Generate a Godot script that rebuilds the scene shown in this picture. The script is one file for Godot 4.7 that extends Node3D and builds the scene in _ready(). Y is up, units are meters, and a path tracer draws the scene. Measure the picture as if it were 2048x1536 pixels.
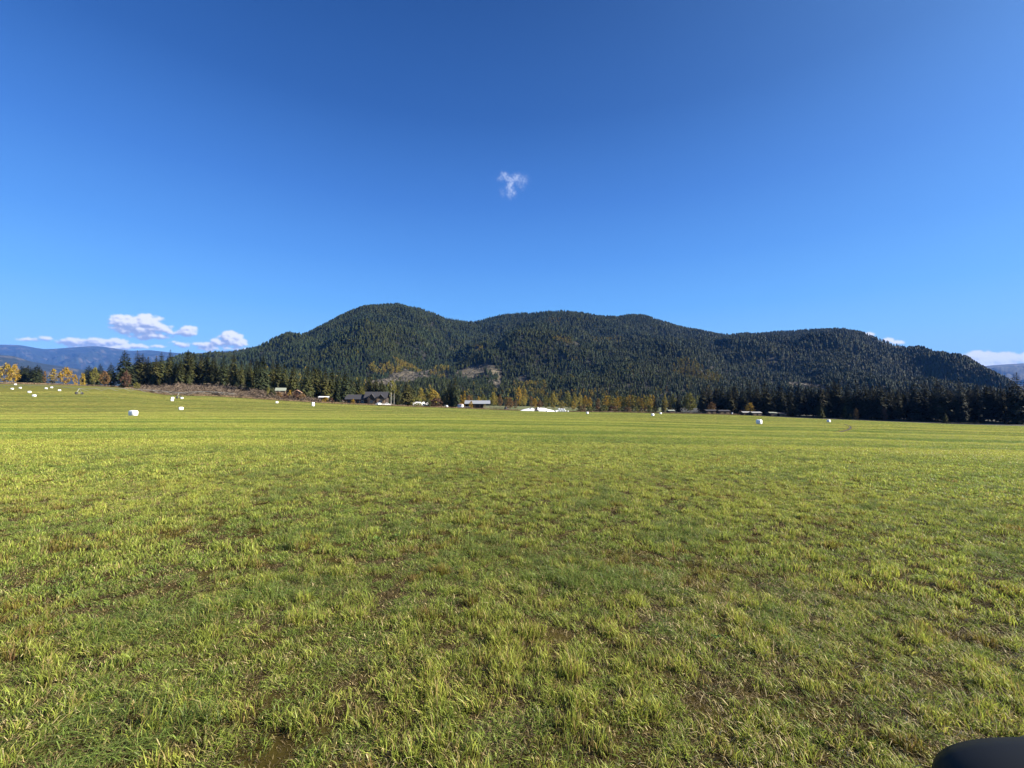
extends Node3D
# A mown hay field below wooded hills on a clear autumn day.

const EYE := 1.65
const FOCAL := 883.0          # focal length in pixels of the 2048 x 1536 photograph
const PITCH := 0.0532         # the camera looks up by about three degrees
const EXPOSURE := 3.3

var rng := RandomNumberGenerator.new()
var counts := {}
var noise_a := FastNoiseLite.new()
var noise_b := FastNoiseLite.new()
var noise_c := FastNoiseLite.new()
var clear_list := []          # clearings on the hill: centre, radii
var gold_list := []           # stands of golden trees on the hill
var M := {}
var track_points := []

# ---------------------------------------------------------------- shapes
class Shape:
	var v := PackedVector3Array()
	var c := PackedColorArray()
	var tint := Color(1, 1, 1)
	func tri(a: Vector3, b: Vector3, d: Vector3) -> void:
		v.append(a); v.append(b); v.append(d)
		c.append(tint); c.append(tint); c.append(tint)
	func quad(a: Vector3, b: Vector3, d: Vector3, e: Vector3) -> void:
		tri(a, b, d); tri(a, d, e)
	func box(at: Vector3, size: Vector3, turn := Basis.IDENTITY) -> void:
		var h := size / 2.0
		var p := []
		for k in 8:
			p.append(at + turn * Vector3(h.x * (1 if k & 1 else -1), h.y * (1 if k & 2 else -1), h.z * (1 if k & 4 else -1)))
		quad(p[4], p[6], p[7], p[5]); quad(p[1], p[3], p[2], p[0])
		quad(p[5], p[7], p[3], p[1]); quad(p[0], p[2], p[6], p[4])
		quad(p[6], p[2], p[3], p[7]); quad(p[0], p[4], p[5], p[1])
	func tube(a: Vector3, b: Vector3, ra: float, rb: float, n := 6) -> void:
		var d := (b - a).normalized()
		var s := d.cross(Vector3(0.31, 0.2, 0.93) if absf(d.y) > 0.8 else Vector3.UP).normalized()
		var t := d.cross(s)
		for k in n:
			var p := TAU * k / n
			var q := TAU * (k + 1) / n
			var e := s * cos(p) + t * sin(p)
			var f := s * cos(q) + t * sin(q)
			quad(a + e * ra, b + e * rb, b + f * rb, a + f * ra)
			if rb > 0.004:
				tri(b, b + f * rb, b + e * rb)
	func gable(at: Vector3, w: float, l: float, h: float, thick: float, over: float, turn := Basis.IDENTITY) -> void:
		# two roof slopes with the ridge along the local x axis; w across, l along; at is the middle of the eaves plane
		for s in [-1.0, 1.0]:
			var e0: Vector3 = Vector3(-l / 2 - over, -over * h / (w / 2), s * (w / 2 + over))
			var e1: Vector3 = Vector3(l / 2 + over, e0.y, e0.z)
			var r0 := Vector3(-l / 2 - over, h, 0.0)
			var r1 := Vector3(l / 2 + over, h, 0.0)
			var up := Vector3(0, thick, 0)
			var p := [e0, e1, r1, r0, e0 + up, e1 + up, r1 + up, r0 + up]
			for k in 8:
				p[k] = at + turn * p[k]
			quad(p[4], p[5], p[6], p[7]); quad(p[0], p[3], p[2], p[1])
			quad(p[0], p[1], p[5], p[4]); quad(p[0], p[4], p[7], p[3]); quad(p[1], p[2], p[6], p[5])
	func end_wall(at: Vector3, w: float, h: float, thick: float, turn := Basis.IDENTITY) -> void:
		# a triangular gable wall across the local z axis
		var p := []
		for s in [-1.0, 1.0]:
			for q in [Vector3(s * thick / 2, 0, -w / 2), Vector3(s * thick / 2, 0, w / 2), Vector3(s * thick / 2, h, 0)]:
				p.append(at + turn * q)
		tri(p[0], p[1], p[2]); tri(p[3], p[5], p[4])
		quad(p[0], p[2], p[5], p[3]); quad(p[1], p[4], p[5], p[2])
	func mesh() -> ArrayMesh:
		var n := PackedVector3Array()
		n.resize(v.size())
		for k in range(0, v.size(), 3):
			var e := (v[k + 2] - v[k]).cross(v[k + 1] - v[k]).normalized()
			n[k] = e; n[k + 1] = e; n[k + 2] = e
		var a := []
		a.resize(Mesh.ARRAY_MAX)
		a[Mesh.ARRAY_VERTEX] = v
		a[Mesh.ARRAY_NORMAL] = n
		a[Mesh.ARRAY_COLOR] = c
		var m := ArrayMesh.new()
		m.add_surface_from_arrays(Mesh.PRIMITIVE_TRIANGLES, a)
		return m

func grid_mesh(points: PackedVector3Array, colors: PackedColorArray, wide: int, high: int) -> ArrayMesh:
	var idx := PackedInt32Array()
	var nor := PackedVector3Array()
	nor.resize(points.size())
	for j in high - 1:
		for i in wide - 1:
			var p := j * wide + i
			for t in [[p, p + wide, p + 1], [p + 1, p + wide, p + wide + 1]]:
				idx.append(t[0]); idx.append(t[1]); idx.append(t[2])
				var e := (points[t[2]] - points[t[0]]).cross(points[t[1]] - points[t[0]])
				for k in 3:
					nor[t[k]] += e
	for k in nor.size():
		nor[k] = nor[k].normalized()
	var a := []
	a.resize(Mesh.ARRAY_MAX)
	a[Mesh.ARRAY_VERTEX] = points
	a[Mesh.ARRAY_NORMAL] = nor
	a[Mesh.ARRAY_COLOR] = colors
	a[Mesh.ARRAY_INDEX] = idx
	var m := ArrayMesh.new()
	m.add_surface_from_arrays(Mesh.PRIMITIVE_TRIANGLES, a)
	return m

# ---------------------------------------------------------------- naming
func numbered(called: String) -> String:
	var k: int = counts.get(called, 0)
	counts[called] = k + 1
	return called if k == 0 else "%s_%03d" % [called, k]

func tag(o: Node3D, label: String, category: String, group := "", kind := "") -> void:
	if label: o.set_meta("label", label)
	if category: o.set_meta("category", category)
	if group: o.set_meta("group", group)
	if kind: o.set_meta("kind", kind)

func thing(called: String, at: Vector3, turn: float, label: String, category: String, group := "") -> Node3D:
	var o := Node3D.new()
	o.name = numbered(called)
	add_child(o, true)
	o.position = at
	o.rotation.y = turn
	tag(o, label, category, group)
	return o

func part(called: String, shape, mat: Material, parent: Node) -> MeshInstance3D:
	var o := MeshInstance3D.new()
	o.name = called
	o.mesh = shape.mesh() if shape is Shape else shape
	o.material_override = mat
	parent.add_child(o, true)
	return o

func solo(called: String, shape, mat: Material, at: Vector3, turn: float, label: String, category: String, group := "", kind := "") -> MeshInstance3D:
	var o := part(numbered(called), shape, mat, self)
	o.position = at
	o.rotation.y = turn
	tag(o, label, category, group, kind)
	return o

var masses := {}
func scatter(called: String, piece: String, mesh: Mesh, mat: Material, where: Array, tints: Array, label: String, category: String) -> void:
	if where.is_empty(): return
	if not masses.has(called):
		masses[called] = thing(called, Vector3.ZERO, 0.0, label, category)
		masses[called].set_meta("kind", "stuff")
	var mm := MultiMesh.new()
	mm.transform_format = MultiMesh.TRANSFORM_3D
	mm.use_colors = true
	mm.mesh = mesh
	mm.instance_count = where.size()
	for k in where.size():
		mm.set_instance_transform(k, where[k])
		mm.set_instance_color(k, tints[k])
	var o := MultiMeshInstance3D.new()
	o.multimesh = mm
	o.material_override = mat
	o.name = piece
	masses[called].add_child(o, true)
	o.set_meta("kind", "stuff")

func ordinal(n: int) -> String:
	var ones := ["", "first", "second", "third", "fourth", "fifth", "sixth", "seventh", "eighth", "ninth", "tenth", "eleventh", "twelfth", "thirteenth", "fourteenth", "fifteenth", "sixteenth", "seventeenth", "eighteenth", "nineteenth"]
	if n < 20: return ones[n]
	var tens := ["", "", "twenty", "thirty", "forty", "fifty", "sixty", "seventy", "eighty"]
	var whole := ["", "", "twentieth", "thirtieth", "fortieth", "fiftieth", "sixtieth", "seventieth", "eightieth"]
	return whole[n / 10] if n % 10 == 0 else tens[n / 10] + "-" + ones[n % 10]

# ---------------------------------------------------------------- materials
func paint(color: Color, rough := 0.9, tinted := false, metal := 0.0) -> StandardMaterial3D:
	var m := StandardMaterial3D.new()
	m.albedo_color = color.linear_to_srgb()
	m.roughness = rough
	m.metallic = metal
	m.vertex_color_use_as_albedo = tinted
	m.cull_mode = BaseMaterial3D.CULL_DISABLED
	m.metallic_specular = 0.4
	return m

func leafy(color: Color, through: float, rough := 0.75, spec := 0.25) -> StandardMaterial3D:
	var m := paint(color, rough, true)
	m.metallic_specular = spec
	if through > 0.0:
		m.backlight_enabled = true
		m.backlight = Color(through, through, through)
	return m

func cloud_noise(seed_value: int, freq: float, lo: Color, hi: Color, octaves := 4) -> NoiseTexture2D:
	var f := FastNoiseLite.new()
	f.seed = seed_value
	f.frequency = freq
	f.fractal_octaves = octaves
	var g := Gradient.new()
	g.set_color(0, lo.linear_to_srgb())
	g.set_color(1, hi.linear_to_srgb())
	var t := NoiseTexture2D.new()
	t.width = 512
	t.height = 512
	t.seamless = true
	t.noise = f
	t.color_ramp = g
	return t

func grained(lo: Color, hi: Color, scale: float, freq := 0.02, rough := 0.9, seed_value := 3) -> StandardMaterial3D:
	var m := paint(Color(1, 1, 1), rough)
	m.albedo_texture = cloud_noise(seed_value, freq, lo, hi)
	m.uv1_triplanar = true
	m.uv1_scale = Vector3(scale, scale, scale)
	return m

# ---------------------------------------------------------------- the lie of the land
func ray(px: float, py: float) -> Vector2:
	# direction through a place of the photograph, as (sideways, upward) per metre of depth
	var a := (px - 1024.0) / FOCAL
	var b := (768.0 - py) / FOCAL
	var f := cos(PITCH) - b * sin(PITCH)
	return Vector2(a / f, (b * cos(PITCH) + sin(PITCH)) / f)

func table(rows: Array, px: float) -> float:
	var n := rows.size()
	if px <= rows[0].x: return rows[0].y
	if px >= rows[n - 1].x: return rows[n - 1].y
	for k in n - 1:
		if px <= rows[k + 1].x:
			var t: float = (px - rows[k].x) / (rows[k + 1].x - rows[k].x)
			var before: float = rows[maxi(k - 1, 0)].y
			var after: float = rows[mini(k + 2, n - 1)].y
			return lerpf(cubic_interpolate(rows[k].y, rows[k + 1].y, before, after, t), lerpf(rows[k].y, rows[k + 1].y, t), 0.5)
	return 0.0

var edge_line := [Vector2(0, 768), Vector2(110, 770), Vector2(240, 775), Vector2(330, 790), Vector2(430, 793), Vector2(560, 801), Vector2(660, 807), Vector2(780, 812), Vector2(900, 816), Vector2(1000, 820), Vector2(1100, 823), Vector2(1250, 825), Vector2(1400, 828), Vector2(1500, 831), Vector2(1600, 836), Vector2(1700, 840), Vector2(1800, 844), Vector2(1900, 848), Vector2(2048, 852)]
var edge_far := [Vector2(0, 310), Vector2(240, 305), Vector2(340, 262), Vector2(560, 255), Vector2(780, 275), Vector2(1000, 335), Vector2(1150, 345), Vector2(1400, 330), Vector2(1600, 300), Vector2(1800, 268), Vector2(2048, 240)]
var near_slope := [Vector2(0, 0.0), Vector2(300, 0.001), Vector2(600, -0.001), Vector2(900, -0.003), Vector2(1024, -0.006), Vector2(1200, -0.009), Vector2(1517, -0.0185), Vector2(1655, -0.0215), Vector2(2048, -0.034)]
var far_slope := [Vector2(0, 0.075), Vector2(240, 0.06), Vector2(300, 0.12), Vector2(340, 0.15), Vector2(440, 0.155), Vector2(560, 0.13), Vector2(650, 0.05), Vector2(800, 0.018), Vector2(1000, 0.02), Vector2(1400, 0.018), Vector2(2048, 0.03)]
var ridge_line := [Vector2(250, 752), Vector2(340, 736), Vector2(440, 713), Vector2(480, 705), Vector2(560, 689), Vector2(600, 674), Vector2(640, 656), Vector2(680, 637), Vector2(720, 620), Vector2(745, 615), Vector2(790, 613), Vector2(840, 622), Vector2(870, 633), Vector2(900, 643), Vector2(935, 648), Vector2(960, 646), Vector2(985, 638), Vector2(1010, 633), Vector2(1080, 629), Vector2(1130, 628), Vector2(1170, 631), Vector2(1200, 637), Vector2(1235, 638), Vector2(1260, 634), Vector2(1290, 635), Vector2(1320, 645), Vector2(1360, 657), Vector2(1410, 667), Vector2(1450, 673), Vector2(1500, 671), Vector2(1620, 665), Vector2(1680, 662), Vector2(1720, 666), Vector2(1745, 674), Vector2(1790, 691), Vector2(1850, 701), Vector2(1890, 712), Vector2(1935, 737), Vector2(1970, 758), Vector2(2000, 774), Vector2(2050, 806), Vector2(2140, 850)]
var ridge_far := [Vector2(250, 2500), Vector2(500, 2500), Vector2(740, 2250), Vector2(935, 2800), Vector2(1100, 2450), Vector2(1240, 2550), Vector2(1450, 2800), Vector2(1680, 2350), Vector2(1800, 2100), Vector2(2000, 1750), Vector2(2140, 1600)]

func px_of(u: float) -> float:
	return 1024.0 + FOCAL * u

func ramp(s: float) -> float:
	return 0.0 if s <= 0.0 else (s * s / 120.0 if s < 60.0 else s - 30.0)

var cache := {}
func profile(px: float) -> Array:
	# [edge distance, near slope, rise, height at the edge, slope beyond], kept for each whole pixel
	var key := int(clampf(px, -60.0, 2110.0))
	if not cache.has(key):
		var p := float(key)
		var e := table(edge_far, p)
		var s := table(near_slope, p)
		var v := ray(p, table(edge_line, p)).y
		var at := EYE + v * e
		cache[key] = [e, s, (at - e * s) / ramp(e - 90.0), at, table(far_slope, p)]
	return cache[key]

func blend(px: float) -> Array:
	var a := profile(floorf(px))
	var b := profile(floorf(px) + 1.0)
	var t := px - floorf(px)
	return [lerpf(a[0], b[0], t), lerpf(a[1], b[1], t), lerpf(a[2], b[2], t), lerpf(a[3], b[3], t), lerpf(a[4], b[4], t)]

func ground(x: float, z: float) -> float:
	var d := maxf(-z, 0.0)
	if d < 0.01: return 0.0
	var px := clampf(px_of(x / d), -50.0, 2100.0)
	var p := blend(px)
	var y: float = d * p[1] + ramp(d - 90.0) * p[2]
	var over: float = d - p[0]
	if over > 0.0:
		var w := clampf(over / 25.0, 0.0, 1.0)
		var s := 330.0 * (1.0 - exp(-over / 330.0))
		y = lerpf(y, p[3] + s * p[4], w)
		y = p[3] + s * p[4] + (y - p[3] - s * p[4]) * (1.0 - w)
	return y

func spot(px: float, d: float, lift := 0.0) -> Vector3:
	var u := ray(px, 815.0).x
	return Vector3(u * d, ground(u * d, -d) + lift, -d)

func edge(px: float) -> float:
	return profile(px)[0]

func hill(px: float, t: float) -> float:
	var r := table(ridge_far, px)
	var top := EYE + ray(px, table(ridge_line, px)).y * r
	var foot := 820.0
	var u := ray(px, 800.0).x
	var low := ground(u * foot, -foot)
	var s := (t - foot) / (r - foot)
	var y: float
	if s < 1.0:
		y = low + (top - low) * (s * 0.8 + 0.2 * s * s if s > 0.0 else s * 1.2)
	else:
		y = top - (s - 1.0) * (s - 1.0) * 500.0 - (s - 1.0) * 120.0
	var fold := clampf(s, 0.0, 1.0)
	var amount := 4.0 * fold * (1.0 - fold)
	y += noise_a.get_noise_2d(u * t, t) * 95.0 * amount + noise_b.get_noise_2d(u * t, t) * 26.0 * amount
	return y

func hill_spot(px: float, py: float) -> Vector3:
	# where on the hill one looks in that direction
	var r := ray(px, py)
	var t := 830.0
	while t < 3200.0:
		if hill(px, t) > EYE + r.y * t:
			break
		t += 8.0
	return Vector3(r.x * t, hill(px, t), -t)

# ---------------------------------------------------------------- sky
func sky_clouds() -> Array:
	# puffs as x, y, half width, half height in the photograph's directions, then strength and greyness
	return [
		[240, 642, 24, 12, 1.2, 0.1], [275, 655, 50, 14, 1.2, 0.3], [360, 664, 24, 6, 0.9, 0.3], [262, 648, 34, 17, 1.25, 0.15], [292, 645, 34, 15, 1.25, 0.1], [318, 656, 28, 10, 1.1, 0.15], [342, 664, 16, 7, 0.8, 0.3], [290, 664, 44, 8, 0.75, 0.5], [376, 662, 20, 10, 1.1, 0.2],
		[460, 677, 24, 14, 1.25, 0.05], [438, 684, 22, 9, 1.0, 0.1], [480, 686, 17, 9, 1.05, 0.1], [415, 688, 42, 7, 0.75, 0.35], [365, 690, 20, 8, 0.7, 0.6], [440, 697, 60, 6, 0.7, 0.2],
		[150, 684, 34, 9, 1.0, 0.75], [186, 686, 40, 9, 1.05, 0.75], [300, 672, 46, 8, 0.9, 0.75], [228, 684, 28, 7, 1.2, 0.0], [235, 694, 44, 7, 1.1, 0.1], [272, 693, 30, 6, 0.8, 0.4], [320, 693, 32, 4, 0.6, 0.4], [180, 695, 60, 4, 0.8, 0.2],
		[62, 679, 32, 4, 0.75, 0.6], [82, 678, 22, 6, 0.8, 0.7], [340, 684, 14, 5, 0.55, 0.6],
		[1962, 711, 36, 9, 1.2, 0.05], [1996, 717, 50, 12, 1.3, 0.1], [2046, 716, 30, 10, 1.2, 0.05], [1942, 722, 28, 11, 1.1, 0.0], [1990, 728, 70, 9, 1.1, 0.05], [2085, 712, 30, 12, 1.2, 0.1], [2120, 722, 60, 11, 1.1, 0.2],
		[1740, 668, 11, 4, 0.85, 0.0], [1776, 680, 14, 4, 0.8, 0.0], [1797, 684, 14, 4, 0.8, 0.0],
	]

func make_sky(toward_sun: Vector3) -> ImageTexture:
	var low := [[0.0, Color8(184, 224, 252)], [4.0, Color8(166, 215, 252)], [8.0, Color8(138, 200, 251)], [12.0, Color8(112, 181, 250)], [18.0, Color8(89, 154, 235)], [25.0, Color8(69, 127, 211)], [34.0, Color8(46, 96, 172)], [45.0, Color8(29, 73, 141)], [60.0, Color8(28, 66, 126)], [90.0, Color8(24, 57, 112)]]
	var w := 1024
	var h := 512
	var im := Image.create(w, h, false, Image.FORMAT_RGBF)
	for j in h:
		var el := 90.0 - (j + 0.5) * 180.0 / h
		var base := Color.BLACK
		for k in low.size() - 1:
			if el >= low[k][0]:
				var q: float = clampf((el - low[k][0]) / (low[k + 1][0] - low[k][0]), 0, 1)
				base = (low[k][1] as Color).srgb_to_linear().lerp((low[k + 1][1] as Color).srgb_to_linear(), q)
		if el < 0.0: base = Color(0.14, 0.17, 0.12)
		for i in w:
			var c := base
			if el >= 0.0:
				var az := (i + 0.5) / w * TAU
				var dir := Vector3(sin(az) * cos(deg_to_rad(el)), sin(deg_to_rad(el)), -cos(az) * cos(deg_to_rad(el)))
				var g := rad_to_deg(dir.angle_to(toward_sun))
				var f := exp(-(g - 45.0) / 15.0)
				f = minf(f, 5.0)
				c += Color(0.058, 0.105, 0.165) * f * lerpf(1.0, 0.35, exp(-el / 12.0))
				var away := clampf((g - 95.0) / 70.0, 0.0, 1.0)
				c *= 1.0 + 0.25 * away
			im.set_pixel(i, j, Color(c.r, c.g, c.b) * (1.0 / EXPOSURE))
	im.resize(4096, 2048, Image.INTERPOLATE_BILINEAR)
	var puffs := sky_clouds()
	var f1 := FastNoiseLite.new()
	f1.seed = 11; f1.frequency = 0.035; f1.fractal_octaves = 6
	var f2 := FastNoiseLite.new()
	f2.seed = 23; f2.frequency = 0.06; f2.fractal_octaves = 4
	var dens := func(px: float, py: float) -> Vector2:
		var best := 0.0
		var grey := 0.0
		var sum := 0.0
		for p in puffs:
			var dx: float = (px - p[0]) / p[2]
			var dy: float = (py - p[1]) / p[3]
			if absf(dx) > 1.6 or absf(dy) > 1.6: continue
			var m: float = p[4] * maxf(0.0, 1.0 - 0.55 * (dx * dx + dy * dy))
			best = maxf(best, m)
			sum += m; grey += m * (p[5] + 0.22 * clampf(dy + 0.2, -0.6, 1.2))
		return Vector2(best, grey / maxf(sum, 0.001))
	for box in [[-40.0, 500.0, 610.0, 706.0], [1560.0, 2200.0, 650.0, 745.0], [975.0, 1075.0, 330.0, 405.0]]:
		var lo := Vector2(9, 9)
		var hi := Vector2(-9, -9)
		for a in [box[0], (box[0] + box[1]) / 2, box[1]]:
			for b in [box[2], box[3]]:
				var r := ray(a, b)
				var az := atan(r.x)
				var el := atan(r.y / sqrt(1.0 + r.x * r.x))
				lo = lo.min(Vector2(az, el)); hi = hi.max(Vector2(az, el))
		for j in range(int((0.5 - hi.y / PI) * 2048), int((0.5 - lo.y / PI) * 2048) + 1):
			for column in range(int(floor(lo.x / TAU * 4096)), int(hi.x / TAU * 4096) + 1):
				var az := (column + 0.5) / 4096 * TAU
				var i := posmod(column, 4096)
				var el := (0.5 - (j + 0.5) / 2048) * PI
				if el < 0.005: continue
				var d := Vector3(sin(az) * cos(el), sin(el), cos(az) * cos(el))
				var f := d.y * sin(PITCH) + d.z * cos(PITCH)
				var px := 1024.0 + FOCAL * d.x / f
				var py := 768.0 - FOCAL * (d.y * cos(PITCH) - d.z * sin(PITCH)) / f
				var here := im.get_pixel(i, j)
				if box[2] < 500.0:
					# the small torn wisp: three arms
					var s := 0.0
					var wob := Vector2(f2.get_noise_2d(px * 2.2, py * 2.2), f2.get_noise_2d(px * 2.2 + 90, py * 2.2)) * 4.0
					for p in [[1022, 361, 1007, 350, 4.5, 0.75], [1022, 362, 1034, 355, 5.5, 0.85], [1030, 359, 1047, 360, 7.0, 0.42], [1023, 362, 1018, 376, 4.5, 0.9], [1018, 376, 1021, 390, 5.5, 0.5], [1022, 378, 1028, 387, 4.0, 0.6], [1006, 350, 1000, 358, 4.0, 0.4], [1038, 365, 1042, 372, 6.0, 0.25], [1003, 380, 1006, 390, 3.5, 0.18]]:
						var at := Vector2(px, py) + wob
						var near := Geometry2D.get_closest_point_to_segment(at, Vector2(p[0], p[1]), Vector2(p[2], p[3]))
						s = maxf(s, p[5] * exp(-near.distance_squared_to(at) / (p[4] * p[4] * 1.35)))
					s *= 0.72 + 1.1 * f1.get_noise_2d(px * 5.0, py * 5.0 + 50)
					s = clampf(s * 1.05, 0.0, 0.92)
					im.set_pixel(i, j, here.lerp(Color(0.55, 0.66, 0.95) * (1.0 / EXPOSURE), s))
					continue
				var q: Vector2 = dens.call(px, py)
				if q.x <= 0.01: continue
				var n := f1.get_noise_2d(px * 0.9, py * 1.5) * 0.5 + f2.get_noise_2d(px * 1.4, py * 2.0) * 0.22
				var a := smoothstep(0.34, 0.8, q.x * 1.12 + n * 1.25)
				var n2 := f1.get_noise_2d(px * 0.9 + 4.0, (py - 4.0) * 1.5) * 0.5 + f2.get_noise_2d(px * 1.4 + 4.0, (py - 3.0) * 2.0) * 0.22
				var q2: Vector2 = dens.call(px + 5.0, py - 5.0)
				var lit := clampf(0.68 + ((q.x + n * 1.1) - (q2.x + n2 * 1.1)) * 1.9 - q.y * 0.8, 0.0, 1.0)
				if px > 1500.0: lit = clampf(lit + 0.65, 0.0, 1.0)
				var col := Color(0.36, 0.42, 0.63).lerp(Color(1.12, 1.1, 1.1), lit)
				im.set_pixel(i, j, here.lerp(col * (1.0 / EXPOSURE), a * 0.94))
	return ImageTexture.create_from_image(im)

# ---------------------------------------------------------------- plants
func conifer_crown(seed_value: int, wide: float, bare: float, droop: float) -> Shape:
	# a crown one unit high, built branch by branch; wide is the half width
	var r := RandomNumberGenerator.new()
	r.seed = seed_value
	var s := Shape.new()
	var y := bare
	var lop := r.randf_range(0, TAU)
	while y < 0.985:
		var up := (y - bare) / (1.0 - bare)
		var reach := wide * pow(1.0 - up, 0.72) * minf(1.0, 0.62 + up * 2.2)
		var n := 11 if up < 0.6 else (9 if up < 0.85 else 7)
		var first := r.randf_range(0, TAU)
		for k in n:
			if r.randf() < 0.1: continue
			var az := first + TAU * k / n + r.randf_range(-0.3, 0.3)
			var l := reach * r.randf_range(0.6, 1.18) * (1.0 + 0.18 * cos(az - lop)) + 0.008
			var out := Vector3(cos(az), 0, sin(az))
			var side := Vector3(-sin(az), 0, cos(az))
			var a := Vector3(0, y, 0)
			var lift := lerpf(-droop, 0.55, up * up)
			var b := a + out * l * 0.55 + Vector3(0, l * (lift * 0.5 + 0.1), 0)
			var c := a + out * l + Vector3(0, l * (lift - 0.12), 0)
			var g := r.randf_range(0.7, 1.3)
			s.tint = Color(g * r.randf_range(0.9, 1.15), g, g * r.randf_range(0.85, 1.05))
			var w := l * r.randf_range(0.2, 0.3) + 0.004
			s.tri(a, b + side * w * 0.8, b - side * w * 0.8)
			s.tri(b + side * w, c, b - side * w)
			# sprays that hang and stand from the branch
			for q in 5:
				var t := r.randf_range(0.25, 0.95)
				var m := a.lerp(b, t / 0.55) if t < 0.55 else b.lerp(c, (t - 0.55) / 0.45)
				var e := 1.0 if q % 2 == 0 else -1.0
				var tip := m + side * e * w * r.randf_range(0.7, 1.5) + out * l * r.randf_range(0.0, 0.25) + Vector3(0, -l * r.randf_range(0.02, 0.3), 0)
				s.tri(m + out * l * 0.09, tip, m - out * l * 0.1 + Vector3(0, l * 0.03, 0))
		y += r.randf_range(0.026, 0.044) * lerpf(1.1, 0.62, up)
	s.tint = Color(0.9, 1, 0.9)
	for k in 3:
		var az := TAU * k / 3.0
		s.tri(Vector3(cos(az) * 0.008, 0.95, sin(az) * 0.008), Vector3(0, 1.01, 0), Vector3(cos(az + 2.1) * 0.008, 0.95, sin(az + 2.1) * 0.008))
	return s

func trunk_shape(top: float, thick: float) -> Shape:
	var s := Shape.new()
	s.tube(Vector3(0, -0.02, 0), Vector3(0, top * 0.5, 0), thick, thick * 0.65, 7)
	s.tube(Vector3(0, top * 0.5, 0), Vector3(0, top, 0), thick * 0.65, thick * 0.1, 7)
	return s

func leaf_crown(seed_value: int, low: float, wide: float, clumps: int, leaf: float, narrow := 1.0) -> Shape:
	# a broadleaf crown one unit high made of clumps of leaves on limbs
	var r := RandomNumberGenerator.new()
	r.seed = seed_value
	var s := Shape.new()
	for k in clumps:
		var up := pow(r.randf(), 0.85)
		var belly := sin(PI * clampf(0.12 + up * 0.86, 0, 1))
		belly = pow(belly, narrow)
		var az := r.randf_range(0, TAU)
		var rad := wide * belly * sqrt(r.randf_range(0.15, 1.0)) * r.randf_range(0.8, 1.12)
		var at := Vector3(cos(az) * rad, low + (0.98 - low) * up, sin(az) * rad)
		var size := wide * r.randf_range(0.16, 0.3)
		var g := r.randf_range(0.7, 1.25)
		for q in 22:
			var d := Vector3(r.randfn(), r.randfn() * 0.8, r.randfn()) * size * 0.55
			var a := Vector3(r.randfn(), r.randfn(), r.randfn()).normalized()
			var b := a.cross(Vector3(r.randfn(), r.randfn(), r.randfn())).normalized()
			var l := leaf * r.randf_range(0.6, 1.3)
			var h := g * r.randf_range(0.8, 1.2)
			s.tint = Color(h, h * r.randf_range(0.88, 1.1), h)
			s.quad(at + d - a * l, at + d + b * l * 0.6, at + d + a * l, at + d - b * l * 0.6)
	return s

func limbs(seed_value: int, low: float, wide: float, thick: float) -> Shape:
	var r := RandomNumberGenerator.new()
	r.seed = seed_value
	var s := Shape.new()
	s.tube(Vector3(0, -0.02, 0), Vector3(0.01, low + 0.25, 0), thick, thick * 0.55, 7)
	s.tube(Vector3(0.01, low + 0.25, 0), Vector3(0, 0.92, 0.01), thick * 0.55, thick * 0.1, 6)
	for k in 8:
		var az := TAU * k / 8.0 + r.randf_range(-0.3, 0.3)
		var y := low + r.randf_range(0.0, 0.4)
		s.tube(Vector3(0, y, 0), Vector3(cos(az) * wide * 0.75, y + r.randf_range(0.12, 0.3), sin(az) * wide * 0.75), thick * 0.4, thick * 0.06, 5)
	return s

func far_conifer(seed_value: int) -> Shape:
	var r := RandomNumberGenerator.new()
	r.seed = seed_value
	var s := Shape.new()
	var tiers := 6
	for t in tiers:
		var y0 := 0.06 + 0.9 * t / tiers
		var y1 := minf(1.0, y0 + 0.3)
		var rad := 0.15 * pow(1.0 - y0, 0.75) + 0.01
		var n := 7
		var turn := r.randf_range(0, TAU)
		for k in n:
			var a := turn + TAU * k / n
			var b := turn + TAU * (k + 0.8) / n
			var g := r.randf_range(0.75, 1.25)
			s.tint = Color(g, g, g)
			var ra := rad * r.randf_range(0.7, 1.25)
			var rb := rad * r.randf_range(0.7, 1.25)
			s.tri(Vector3(cos(a) * ra, y0 - 0.02 * r.randf(), sin(a) * ra), Vector3(0, y1, 0), Vector3(cos(b) * rb, y0 + r.randf_range(-0.03, 0.02), sin(b) * rb))
	s.tint = Color(0.7, 0.55, 0.45)
	s.tube(Vector3(0, -0.05, 0), Vector3(0, 0.12, 0), 0.012, 0.01, 4)
	return s

func far_broadleaf(seed_value: int) -> Shape:
	return leaf_crown(seed_value, 0.12, 0.26, 16, 0.055)

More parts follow.
